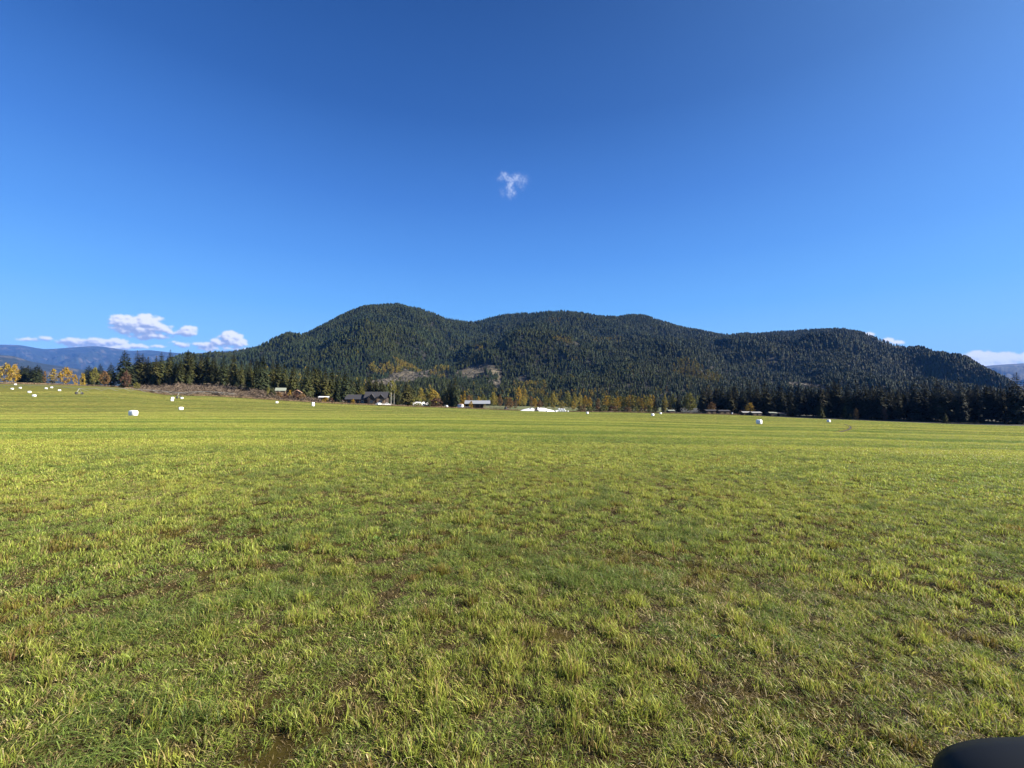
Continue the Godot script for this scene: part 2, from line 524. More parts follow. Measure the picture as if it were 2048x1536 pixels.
func tuft(seed_value: int, blades: int, spread: float, tall: float, thick: float, lean: float, flop: float, root: Color, tip: Color) -> Shape:
	var r := RandomNumberGenerator.new()
	r.seed = seed_value
	var s := Shape.new()
	var dir := r.randf_range(0, TAU)
	for k in blades:
		var q := r.randf_range(0, TAU)
		var rad := spread * sqrt(r.randf())
		var at := Vector3(cos(q) * rad, -0.005, sin(q) * rad)
		var az := r.randf_range(0, TAU) if r.randf() < 0.55 else dir + r.randfn() * 0.5
		var out := Vector3(cos(az), 0, sin(az))
		var fa := r.randf_range(0, TAU)
		var side := Vector3(cos(fa), 0, sin(fa))
		var h := tall * r.randf_range(0.45, 1.15) * (1.0 - 0.35 * rad / spread)
		var w := thick * r.randf_range(0.6, 1.3)
		var bend := lean * r.randf_range(0.2, 1.4)
		var m := at + Vector3(0, h * 0.62, 0) + out * h * bend * 0.5
		var e := at + Vector3(0, h * (1.0 - flop * 0.75 * r.randf()), 0) + out * h * (bend + flop * r.randf())
		var g := r.randf_range(0.5, 1.35)
		var dry := r.randf()
		var low := root * g
		var high := tip * g
		if dry < 0.2:
			high = Color(0.36, 0.29, 0.13) * g
			low = Color(0.27, 0.19, 0.09) * g
		var n := s.v.size()
		s.quad(at - side * w, m - side * w * 0.8, m + side * w * 0.8, at + side * w)
		s.tri(m - side * w * 0.8, e, m + side * w * 0.8)
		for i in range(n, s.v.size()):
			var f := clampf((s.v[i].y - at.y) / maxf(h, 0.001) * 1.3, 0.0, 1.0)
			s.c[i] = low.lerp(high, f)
	return s

func weed(seed_value: int) -> Shape:
	var r := RandomNumberGenerator.new()
	r.seed = seed_value
	var s := Shape.new()
	for k in 11:
		var az := TAU * k / 11.0 + r.randf_range(-0.3, 0.3)
		var out := Vector3(cos(az), 0, sin(az))
		var side := Vector3(-sin(az), 0, cos(az))
		var l := r.randf_range(0.05, 0.1)
		var w := l * 0.2
		var g := r.randf_range(0.8, 1.25)
		s.tint = Color(0.1 * g, 0.17 * g, 0.035 * g)
		var a := Vector3(0, 0.02, 0)
		var b := a + out * l * 0.5 + Vector3(0, l * 0.55, 0)
		var c := a + out * l + Vector3(0, l * 0.5, 0)
		s.quad(a, b + side * w, b, b - side * w)
		s.tri(a, b + side * w, b - side * w)
		s.quad(b + side * w, c, b - side * w, b)
	return s

# ---------------------------------------------------------------- the build
func _ready() -> void:
	rng.seed = 7
	# camera
	var cam := Camera3D.new()
	cam.name = "camera"
	cam.fov = rad_to_deg(2.0 * atan(768.0 / FOCAL))
	cam.near = 0.05
	cam.far = 60000.0
	cam.position = Vector3(0, EYE, 0)
	cam.rotation.x = PITCH
	add_child(cam)
	cam.current = true
	# sun
	var az := deg_to_rad(97.0)
	var el := deg_to_rad(31.0)
	var toward := Vector3(sin(az) * cos(el), sin(el), -cos(az) * cos(el))
	var sun := DirectionalLight3D.new()
	sun.name = "sun"
	sun.light_energy = 1.55
	sun.light_color = Color(1.0, 0.955, 0.88)
	sun.light_angular_distance = 0.5
	sun.shadow_enabled = true
	add_child(sun)
	sun.look_at_from_position(toward * 100.0, Vector3.ZERO)
	# sky and air
	var env := Environment.new()
	env.background_mode = Environment.BG_SKY
	var sky := Sky.new()
	var pano := PanoramaSkyMaterial.new()
	pano.panorama = make_sky(toward)
	sky.sky_material = pano
	env.sky = sky
	env.tonemap_mode = Environment.TONE_MAPPER_LINEAR
	env.tonemap_exposure = EXPOSURE
	env.fog_enabled = true
	env.fog_density = 0.000024
	env.fog_light_color = Color(0.36, 0.61, 1.0)
	env.sdfgi_enabled = true
	env.ssao_enabled = true
	env.ssil_enabled = true
	var we := WorldEnvironment.new()
	we.name = "world"
	we.environment = env
	add_child(we)

	noise_a.seed = 5; noise_a.frequency = 0.0016; noise_a.fractal_octaves = 3
	noise_b.seed = 9; noise_b.frequency = 0.006; noise_b.fractal_octaves = 3
	noise_c.seed = 21; noise_c.frequency = 0.12; noise_c.fractal_octaves = 3

	make_materials()
	make_land()
	make_hill_forest()
	make_left_belt()
	make_right_belt()
	make_valley_trees()
	make_farmstead()
	make_right_sheds()
	make_bales()
	make_silage()
	make_pivot()
	make_brush()
	make_grass()
	make_mirror()

func make_materials() -> void:
	M.bark = grained(Color(0.041, 0.031, 0.024), Color(0.109, 0.082, 0.061), 0.8, 0.03)
	M.birch = grained(Color(0.238, 0.224, 0.204), Color(0.476, 0.462, 0.435), 1.5, 0.03)
	M.fir = [leafy(Color(0.05, 0.056, 0.02), 0.14), leafy(Color(0.06, 0.063, 0.021), 0.14), leafy(Color(0.038, 0.049, 0.022), 0.14), leafy(Color(0.072, 0.07, 0.023), 0.14)]
	M.dark_fir = [leafy(Color(0.016, 0.020, 0.011), 0.12), leafy(Color(0.022, 0.025, 0.012), 0.12), leafy(Color(0.013, 0.018, 0.012), 0.12), leafy(Color(0.031, 0.030, 0.013), 0.12)]
	M.far_tree = leafy(Color(1, 1, 1), 0.0)
	M.yellow = [leafy(Color(0.28, 0.205, 0.035), 0.5), leafy(Color(0.24, 0.195, 0.04), 0.5), leafy(Color(0.31, 0.2, 0.025), 0.5), leafy(Color(0.145, 0.14, 0.034), 0.5), leafy(Color(0.16, 0.095, 0.04), 0.4), leafy(Color(0.09, 0.05, 0.032), 0.3), leafy(Color(0.056, 0.063, 0.023), 0.4)]
	M.blade = leafy(Color(1, 1, 1), 0.92, 0.5, 0.4)
	M.straw = leafy(Color(1, 1, 1), 0.15, 0.7, 0.35)
	M.wrap = grained(Color(0.72, 0.74, 0.76), Color(0.86, 0.87, 0.88), 0.7, 0.015, 0.35, 8)
	M.steel = paint(Color(0.3, 0.31, 0.3), 0.5, false, 0.2)
	M.tyre = paint(Color(0.03, 0.03, 0.03), 0.8)
	M.glass = paint(Color(0.03, 0.04, 0.05), 0.1)
	M.white = grained(Color(0.66, 0.66, 0.66), Color(0.8, 0.8, 0.79), 0.5)
	M.dark_wall = grained(Color(0.031, 0.024, 0.019), Color(0.058, 0.044, 0.034), 0.7)
	M.dark_roof = grained(Color(0.024, 0.024, 0.029), Color(0.044, 0.044, 0.051), 0.6)
	M.wood = grained(Color(0.109, 0.075, 0.048), Color(0.190, 0.136, 0.088), 0.7)
	M.pale_roof = grained(Color(0.204, 0.220, 0.245), Color(0.245, 0.261, 0.286), 0.4, 0.02, 0.5)
	M.sage_roof = grained(Color(0.163, 0.184, 0.150), Color(0.231, 0.252, 0.204), 0.5)
	M.shed_roof = grained(Color(0.2, 0.2, 0.2), Color(0.28, 0.28, 0.27), 0.5)
	M.peach = grained(Color(0.340, 0.204, 0.136), Color(0.422, 0.272, 0.190), 0.5)
	M.soil = grained(Color(0.015, 0.013, 0.008), Color(0.03, 0.025, 0.015), 1.2)

# ---------------------------------------------------------------- land
func make_land() -> void:
	var green := Color(0.105, 0.12, 0.03)
	var pts := PackedVector3Array()
	var cols := PackedColorArray()
	var rings := 150
	var spokes := 361
	for j in rings:
		for i in spokes:
			var a := deg_to_rad(-180.0 + i)
			var e := edge(px_of(clampf(tan(clampf(a, -0.86, 0.86)), -1.16, 1.16)))
			var reach: float = e / cos(clampf(a, -0.86, 0.86))
			var r: float = maxf(0.3, reach * pow(float(j) / (rings - 1), 2.0))
			var x := sin(a) * r
			var z := -cos(a) * r
			pts.append(Vector3(x, ground(x, z) + 0.012 * noise_c.get_noise_2d(x * 8, z * 8), z))
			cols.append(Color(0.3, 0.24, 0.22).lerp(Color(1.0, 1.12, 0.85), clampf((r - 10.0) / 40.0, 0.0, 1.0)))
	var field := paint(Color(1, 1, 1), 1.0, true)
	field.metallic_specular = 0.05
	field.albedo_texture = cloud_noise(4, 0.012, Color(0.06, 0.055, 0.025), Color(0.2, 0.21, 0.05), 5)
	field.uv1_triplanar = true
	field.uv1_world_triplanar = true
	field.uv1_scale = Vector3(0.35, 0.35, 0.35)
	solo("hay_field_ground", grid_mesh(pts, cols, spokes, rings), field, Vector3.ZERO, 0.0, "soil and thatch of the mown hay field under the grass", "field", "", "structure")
	pts = PackedVector3Array()
	cols = PackedColorArray()
	var rows := 70
	for j in rows:
		for i in spokes:
			var a := deg_to_rad(-180.0 + i)
			var e := edge(px_of(clampf(tan(clampf(a, -0.86, 0.86)), -1.16, 1.16)))
			var reach: float = e / cos(clampf(a, -0.86, 0.86))
			var r: float = reach * pow(60.0, pow(float(j) / (rows - 1), 1.6))
			var x := sin(a) * r
			var z := -cos(a) * r
			pts.append(Vector3(x, ground(x, z), z))
			var px := px_of(x / maxf(-z, 1.0))
			var n := noise_b.get_noise_2d(x * 2.0, z * 2.0)
			var c := Color(0.105, 0.078, 0.05).lerp(Color(0.07, 0.06, 0.032), clampf(0.5 + n * 1.5, 0, 1))
			if px > 975.0 and px < 1330.0 and -z > edge(px) + 30.0 and -z < 760.0:
				c = Color(0.075, 0.1, 0.025).lerp(Color(0.11, 0.1, 0.045), clampf(0.4 + n * 2.0, 0, 1))
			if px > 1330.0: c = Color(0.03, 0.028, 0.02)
			cols.append(c)
	solo("valley_floor", grid_mesh(pts, cols, spokes, rows), paint(Color(1, 1, 1), 0.95, true), Vector3.ZERO, 0.0, "dry meadow and forest floor beyond the field edge", "valley floor", "", "structure")
	# the wooded hill
	for k in [[805, 752, 52, 17], [950, 741, 46, 7], [912, 694, 18, 1.5], [1555, 772, 44, 9], [1440, 760, 20, 4], [1000, 762, 26, 5], [1045, 757, 14, 3], [1740, 672, 30, 14], [1690, 745, 22, 4]]:
		var p := hill_spot(k[0], k[1] + k[3] + 9.0)
		var q := hill_spot(k[0], k[1] - k[3])
		clear_list.append([(p + q) / 2.0, k[2] * absf(p.z + q.z) / 2.0 / FOCAL, clampf(absf(p.z - q.z) / 2.0, 20.0, 420.0)])
	for k in [[775, 746, 40, 5, 0.8], [815, 738, 30, 4, 0.85], [1105, 645, 20, 4, 0.7], [1125, 686, 22, 6, 0.75], [1215, 684, 34, 7, 0.6], [955, 704, 12, 3, 0.7], [1395, 757, 40, 7, 0.5], [1180, 795, 60, 6, 0.2], [1060, 778, 34, 6, 0.2], [880, 742, 20, 5, 0.4], [1640, 742, 40, 8, 0.15]]:
		var p := hill_spot(k[0], k[1])
		var q := hill_spot(k[0], k[1] - k[3])
		var near := hill_spot(k[0], k[1] + k[3] + 4.0)
		gold_list.append([p, k[2] * absf(p.z) / FOCAL, clampf(absf(near.z - q.z) / 2.0, 15.0, 110.0), k[4]])
	pts = PackedVector3Array()
	cols = PackedColorArray()
	var wide := 300
	var high := 110
	for j in high:
		for i in wide:
			var px := lerpf(252.0, 2138.0, float(i) / (wide - 1))
			var r := table(ridge_far, px)
			var t := lerpf(780.0, r * 1.35, float(j) / (high - 1))
			var u := ray(px, 780.0).x
			var p := Vector3(u * t, hill(px, t), -t)
			pts.append(p)
			var n := noise_b.get_noise_2d(p.x * 3.0, p.z * 3.0)
			var c := Color(0.01, 0.012, 0.008).lerp(Color(0.02, 0.018, 0.012), clampf(0.5 + n, 0, 1))
			var w := in_patch(clear_list, p)
			if w > 0.0:
				c = c.lerp(Color(0.105, 0.088, 0.058).lerp(Color(0.05, 0.045, 0.03), clampf(0.5 + n * 2.5, 0, 1)), w)
			cols.append(c)
	solo("wooded_hill", grid_mesh(pts, cols, wide, high), paint(Color(1, 1, 1), 0.95, true), Vector3.ZERO, 0.0, "ground of the long three-topped hill under its forest", "hill", "", "structure")
	far_range("distant_mountain", [Vector2(-120, 694), Vector2(0, 689), Vector2(40, 690), Vector2(90, 698), Vector2(150, 694), Vector2(190, 692), Vector2(220, 695), Vector2(260, 701), Vector2(300, 700), Vector2(335, 704), Vector2(380, 707), Vector2(430, 703), Vector2(490, 700), Vector2(560, 706)], 15500.0, 9000.0, "long blue mountain range on the left horizon", 31)
	far_range("distant_mountain", [Vector2(-120, 704), Vector2(0, 709), Vector2(30, 712), Vector2(60, 722), Vector2(100, 729), Vector2(160, 738), Vector2(220, 747), Vector2(300, 756), Vector2(380, 770)], 6500.0, 3500.0, "lower darker forested spur before the blue range", 37)
	far_range("distant_mountain", [Vector2(1850, 770), Vector2(1930, 739), Vector2(1985, 730), Vector2(2048, 726), Vector2(2120, 722), Vector2(2220, 720)], 11000.0, 6500.0, "blue wooded mountain at the right edge behind the hill", 41)

func far_range(called: String, line: Array, far: float, near: float, label: String, seed_value: int) -> void:
	var f := FastNoiseLite.new()
	f.seed = seed_value; f.frequency = 0.0011; f.fractal_octaves = 4
	var pts := PackedVector3Array()
	var cols := PackedColorArray()
	var wide := 220
	var high := 70
	for j in high:
		for i in wide:
			var px := lerpf(line[0].x, line[line.size() - 1].x, float(i) / (wide - 1))
			var s := float(j) / (high - 1) * 1.25
			var t := lerpf(near, far, s)
			var r := ray(px, table(line, px))
			var top := r.y * far
			var y := top * (s if s < 1.0 else 1.0 - (s - 1.0) * 0.8)
			var x := r.x * t
			var k := clampf(s, 0, 1)
			y += f.get_noise_2d(x, t) * 300.0 * far / 15000.0 * 4.0 * k * (1.0 - k)
			pts.append(Vector3(x, y, -t))
			var n := f.get_noise_2d(x * 1.6 + 900, t * 2.4)
			var c := Color(0.007, 0.012, 0.012).lerp(Color(0.016, 0.022, 0.019), clampf(0.5 + f.get_noise_2d(x * 9, t * 9), 0, 1))
			if n > 0.3 and called != "": c = c.lerp(Color(0.08, 0.07, 0.05), clampf((n - 0.3) * 8.0, 0, 0.7))
			cols.append(c)
	solo(called, grid_mesh(pts, cols, wide, high), paint(Color(1, 1, 1), 0.95, true), Vector3.ZERO, 0.0, label, "mountain", "", "structure")

func in_patch(list: Array, p: Vector3) -> float:
	var best := 0.0
	for k in list:
		var dx: float = (p.x - k[0].x) / k[1]
		var dz: float = (p.z - k[0].z) / k[2]
		var q := dx * dx + dz * dz + noise_b.get_noise_2d(p.x * 2.0, p.z * 2.0) * 0.9
		best = maxf(best, clampf((1.1 - q) * 4.0, 0.0, 1.0))
	return best

func make_hill_forest() -> void:
	var kinds := [[], [], [], []]
	var tints := [[], [], [], []]
	var gold := [[], []]
	var gold_tints := [[], []]
	var logs := []
	var log_tints := []
	var tries := 125000
	for k in tries:
		var px := rng.randf_range(255.0, 2130.0)
		var r := table(ridge_far, px)
		var t := pow(lerpf(pow(700.0, 1.4), pow(r * 1.04, 1.4), rng.randf()), 1.0 / 1.4)
		var u := ray(px, 780.0).x
		var x := u * t
		var y := hill(px, t) if t > 800.0 else ground(x, -t)
		y = maxf(y, ground(x, -t)) - 0.3
		var p := Vector3(x, y, -t)
		if t < 800.0 and px > 960.0 and px < 1330.0 and rng.randf() < 0.75: continue
		var bare := in_patch(clear_list, p)
		var s := (t - 820.0) / (r - 820.0)
		if bare > 0.3:
			if rng.randf() < 0.985:
				if rng.randf() < 0.8:
					for q in 2:
						var turn := Basis(Vector3.UP, rng.randf_range(0, TAU)) * Basis(Vector3.RIGHT, rng.randf_range(-0.2, 0.2))
						logs.append(Transform3D(turn.scaled_local(Vector3(1, 1, rng.randf_range(3.0, 9.0))), p + Vector3(rng.randf_range(-6, 6), 0.9, rng.randf_range(-6, 6))))
						var g := rng.randf_range(0.5, 1.3)
						log_tints.append(Color(0.13 * g, 0.115 * g, 0.09 * g))
				continue
		if px > 1735.0 and px < 1950.0 and s > 0.9 and rng.randf() < 0.9: continue
		var yellow := 0.0
		for g in gold_list:
			var dx: float = (p.x - g[0].x) / g[1]
			var dz: float = (p.z - g[0].z) / g[2]
			if dx * dx + dz * dz + noise_b.get_noise_2d(p.x * 3.0, p.z * 3.0) < 1.0: yellow = maxf(yellow, g[3])
		if s < 0.06: yellow = maxf(yellow, 0.06)
		yellow = maxf(yellow, 0.006)
		var turn := Basis(Vector3.UP, rng.randf_range(0, TAU))
		if rng.randf() < yellow:
			var hgt := rng.randf_range(11.0, 17.0)
			var q := rng.randi() % 2
			gold[q].append(Transform3D(turn.scaled(Vector3(hgt * 0.85, hgt, hgt * 0.85)), p))
			var g := rng.randf_range(0.6, 1.1)
			gold_tints[q].append(Color(0.25 * g, 0.205 * g * rng.randf_range(0.85, 1.1), 0.035 * g))
		else:
			var hgt := rng.randf_range(13.5, 23.5) * (1.0 + 0.25 * noise_b.get_noise_2d(p.x, p.z))
			hgt *= clampf(t / 1700.0, 0.58, 1.08)
			if px > 1700.0 and s > 0.85: hgt *= 0.8
			var q := rng.randi() % 4
			var wide := hgt * rng.randf_range(1.25, 1.95)
			kinds[q].append(Transform3D(turn.scaled(Vector3(wide, hgt, wide)), p))
			var g := rng.randf_range(0.5, 1.45)
			var warm := clampf(0.5 + noise_a.get_noise_2d(p.x * 2.5, p.z * 2.5) + rng.randf_range(-0.3, 0.3), 0, 1)
			tints[q].append(Color(lerpf(0.019, 0.029, warm) * g, lerpf(0.031, 0.036, warm) * g, lerpf(0.011, 0.008, warm) * g))
	for q in 4:
		scatter("conifer_forest", "conifers", far_conifer(60 + q).mesh(), M.far_tree, kinds[q], tints[q], "dense dark conifer forest covering the long hill", "forest")
	for q in 2:
		scatter("golden_woodland", "golden_trees", far_broadleaf(70 + q).mesh(), M.far_tree, gold[q], gold_tints[q], "golden autumn trees scattered through the hill forest", "woodland")
	var stick := Shape.new()
	stick.box(Vector3.ZERO, Vector3(0.9, 0.9, 1.0))
	scatter("felled_logs", "logs", stick.mesh(), M.far_tree, logs, log_tints, "felled logs and slash lying in the hillside clearings", "logs")

# ---------------------------------------------------------------- tree builders
var crowns := []
var trunk_mesh: ArrayMesh
func conifer(px: float, top: float, d: float, wide: float, mat: Material, kind: int, called: String, label: String, group: String) -> void:
	if crowns.is_empty():
		for k in 6:
			crowns.append(conifer_crown(100 + k, [0.21, 0.24, 0.19, 0.25, 0.22, 0.17][k], [0.06, 0.1, 0.05, 0.08, 0.14, 0.09][k], [0.35, 0.25, 0.4, 0.2, 0.3, 0.35][k]).mesh())
		trunk_mesh = trunk_shape(0.95, 0.014).mesh()
	var at := spot(px, d, -0.1)
	var h := EYE + ray(px, top).y * d - at.y
	var o := thing(called, at, rng.randf_range(0, TAU), label, "conifer", group)
	part("trunk", trunk_mesh, M.bark, o).scale = Vector3(h, h, h)
	part("crown", crowns[kind % 6], mat, o).scale = Vector3(h * wide, h, h * wide)

var leafs := {}
func broadleaf(px: float, top: float, d: float, half_px: float, tone: int, style: String, called: String, label: String, category: String, group := "", bark: Material = null) -> Node3D:
	var key := style + str(rng.randi() % 3)
	if not leafs.has(key):
		var s := 200 + leafs.size()
		match style:
			"round": leafs[key] = [leaf_crown(s, 0.12, 0.42, 52, 0.035).mesh(), limbs(s, 0.12, 0.42, 0.02).mesh(), 0.42]
			"tall": leafs[key] = [leaf_crown(s, 0.1, 0.24, 52, 0.027).mesh(), limbs(s, 0.12, 0.24, 0.016).mesh(), 0.24]
			"birch": leafs[key] = [leaf_crown(s, 0.55, 0.2, 34, 0.024).mesh(), limbs(s, 0.6, 0.16, 0.016).mesh(), 0.2]
			_: leafs[key] = [leaf_crown(s, 0.0, 0.6, 46, 0.06).mesh(), limbs(s, 0.05, 0.5, 0.022).mesh(), 0.6]
	var at := spot(px, d, -0.1)
	var h := EYE + ray(px, top).y * d - at.y
	var w: float = half_px * d / FOCAL / leafs[key][2]
	var o := thing(called, at, rng.randf_range(0, TAU), label, category, group)
	part("branches" if style == "shrub" else "trunk", leafs[key][1], bark if bark else M.bark, o).scale = Vector3(w, h, w)
	part("foliage" if style == "shrub" else "crown", leafs[key][0], M.yellow[tone], o).scale = Vector3(w, h, w)
	return o

func make_left_belt() -> void:
	var front := [Vector3(197, 727, 60), Vector3(218, 725, 50), Vector3(244, 700, 22), Vector3(249, 722, 10), Vector3(270, 700, 62), Vector3(281, 707, 66), Vector3(292, 713, 60), Vector3(309, 711, 66), Vector3(319, 703, 74), Vector3(336, 699, 70), Vector3(357, 719, 66), Vector3(372, 699, 74), Vector3(384, 704, 82), Vector3(398, 706, 84), Vector3(412, 707, 80), Vector3(425, 711, 78), Vector3(444, 710, 72), Vector3(464, 703, 66), Vector3(480, 720, 64), Vector3(498, 724, 44), Vector3(511, 722, 58), Vector3(523, 716, 40), Vector3(543, 725, 50), Vector3(552, 727, 66), Vector3(567, 729, 50), Vector3(586, 733, 44), Vector3(614, 737, 22), Vector3(626, 735, 34), Vector3(635, 736, 42), Vector3(649, 744, 36), Vector3(664, 744, 40), Vector3(676, 742, 26), Vector3(690, 746, 18), Vector3(702, 752, 40), Vector3(718, 754, 46), Vector3(737, 752, 52), Vector3(750, 756, 48), Vector3(762, 764, 44), Vector3(795, 772, 34)]
	var beside := ["beside the far left meadow", "behind the brown brush bank", "behind the brushy bank near the two cabins", "between the cabins and the dark house", "behind the dark house"]
	for k in front.size():
		var f: Vector3 = front[k]
		if f.x > 490.0 and f.x < 900.0: f.y -= 5.0
		var where: String = beside[0 if f.x < 235 else (1 if f.x < 470 else (2 if f.x < 605 else (3 if f.x < 695 else 4)))]
		var size := "very tall" if f.y < 705 else ("tall" if f.y < 730 else "medium-sized")
		conifer(f.x, f.y, edge(f.x) + f.z, rng.randf_range(0.9, 1.12) * (1.25 if f.x < 300 else 1.0), M.fir[rng.randi() % 4], rng.randi(), "conifer_tree", "%s conifer %s, %s from that belt's left end" % [size, where, ordinal(k + 1)], "conifers of the left tree belt")
	for k in 66:
		var px := 300.0 + (k + rng.randf()) * 7.1
		var top := lerpf(716.0, 764.0, clampf((px - 300.0) / 470.0, 0, 1)) + rng.randf_range(-8.0, 12.0)
		conifer(px, top, edge(px) + rng.randf_range(70.0, 150.0), rng.randf_range(0.9, 1.2), M.fir[rng.randi() % 4], rng.randi(), "conifer_tree", "back-row conifer of the left tree belt, %s from its left end" % ordinal(k + 1), "conifers in the back rows of the left tree belt")

func make_right_belt() -> void:
	var front := [Vector3(1311, 787, 60), Vector3(1326, 800, 40), Vector3(1339, 794, 50), Vector3(1357, 785, 40), Vector3(1405, 771, 22), Vector3(1446, 770, 26), Vector3(1461, 776, 24), Vector3(1471, 768, 40), Vector3(1486, 774, 30), Vector3(1500, 760, 55), Vector3(1514, 772, 40), Vector3(1530, 760, 26), Vector3(1546, 775, 40), Vector3(1562, 767, 22), Vector3(1583, 770, 20), Vector3(1598, 768, 32), Vector3(1612, 772, 38), Vector3(1625, 758, 24), Vector3(1643, 762, 20), Vector3(1656, 768, 34), Vector3(1669, 759, 30), Vector3(1679, 758, 40), Vector3(1698, 764, 22), Vector3(1713, 760, 30), Vector3(1730, 768, 24), Vector3(1746, 770, 34), Vector3(1761, 763, 20), Vector3(1783, 769, 30), Vector3(1797, 772, 24), Vector3(1812, 770, 34), Vector3(1831, 758, 20), Vector3(1851, 760, 24), Vector3(1875, 759, 18), Vector3(1896, 772, 28), Vector3(1920, 757, 18), Vector3(1940, 772, 30), Vector3(1957, 765, 22), Vector3(1975, 766, 30), Vector3(1990, 774, 34), Vector3(2003, 766, 24), Vector3(2020, 766, 30), Vector3(2037, 744, 16), Vector3(2058, 752, 20)]
	for k in front.size():
		var f: Vector3 = front[k]
		var where := "beside the golden tree row" if f.x < 1360 else ("behind the low grey sheds" if f.x < 1480 else ("behind the orange tree and white shed" if f.x < 1570 else ("beyond the small far bale" if f.x < 1720 else "along the shaded right field edge")))
		var size := "tall broad" if f.y < 760 else ("tall" if f.y < 770 else "shorter")
		conifer(f.x, f.y, edge(f.x) + f.z, rng.randf_range(1.0, 1.3), M.dark_fir[rng.randi() % 4], rng.randi(), "conifer_tree", "%s dark conifer %s, %s from the right edge" % [size, where, ordinal(front.size() - k)], "conifers of the right tree belt")
	for k in 86:
		var px := 1400.0 + (k + rng.randf()) * 8.0
		conifer(px, rng.randf_range(770.0, 792.0), edge(px) + rng.randf_range(24.0, 95.0), rng.randf_range(1.1, 1.5), M.dark_fir[rng.randi() % 3], rng.randi(), "conifer_tree", "back-row conifer of the dark right tree belt, %s from its left end" % ordinal(k + 1), "conifers in the back rows of the right tree belt")
	for k in [[1642, 812, 10], [1890, 826, 8], [1700, 826, 6]]:
		conifer(k[0], k[1], edge(k[0]) + k[2], 1.3, M.fir[1], 3, "young_conifer", "small pale young conifer before the dark right belt, " + ("left of the far bale" if k[0] == 1642 else ("far right one" if k[0] == 1890 else "just right of the far bale")), "young conifers")

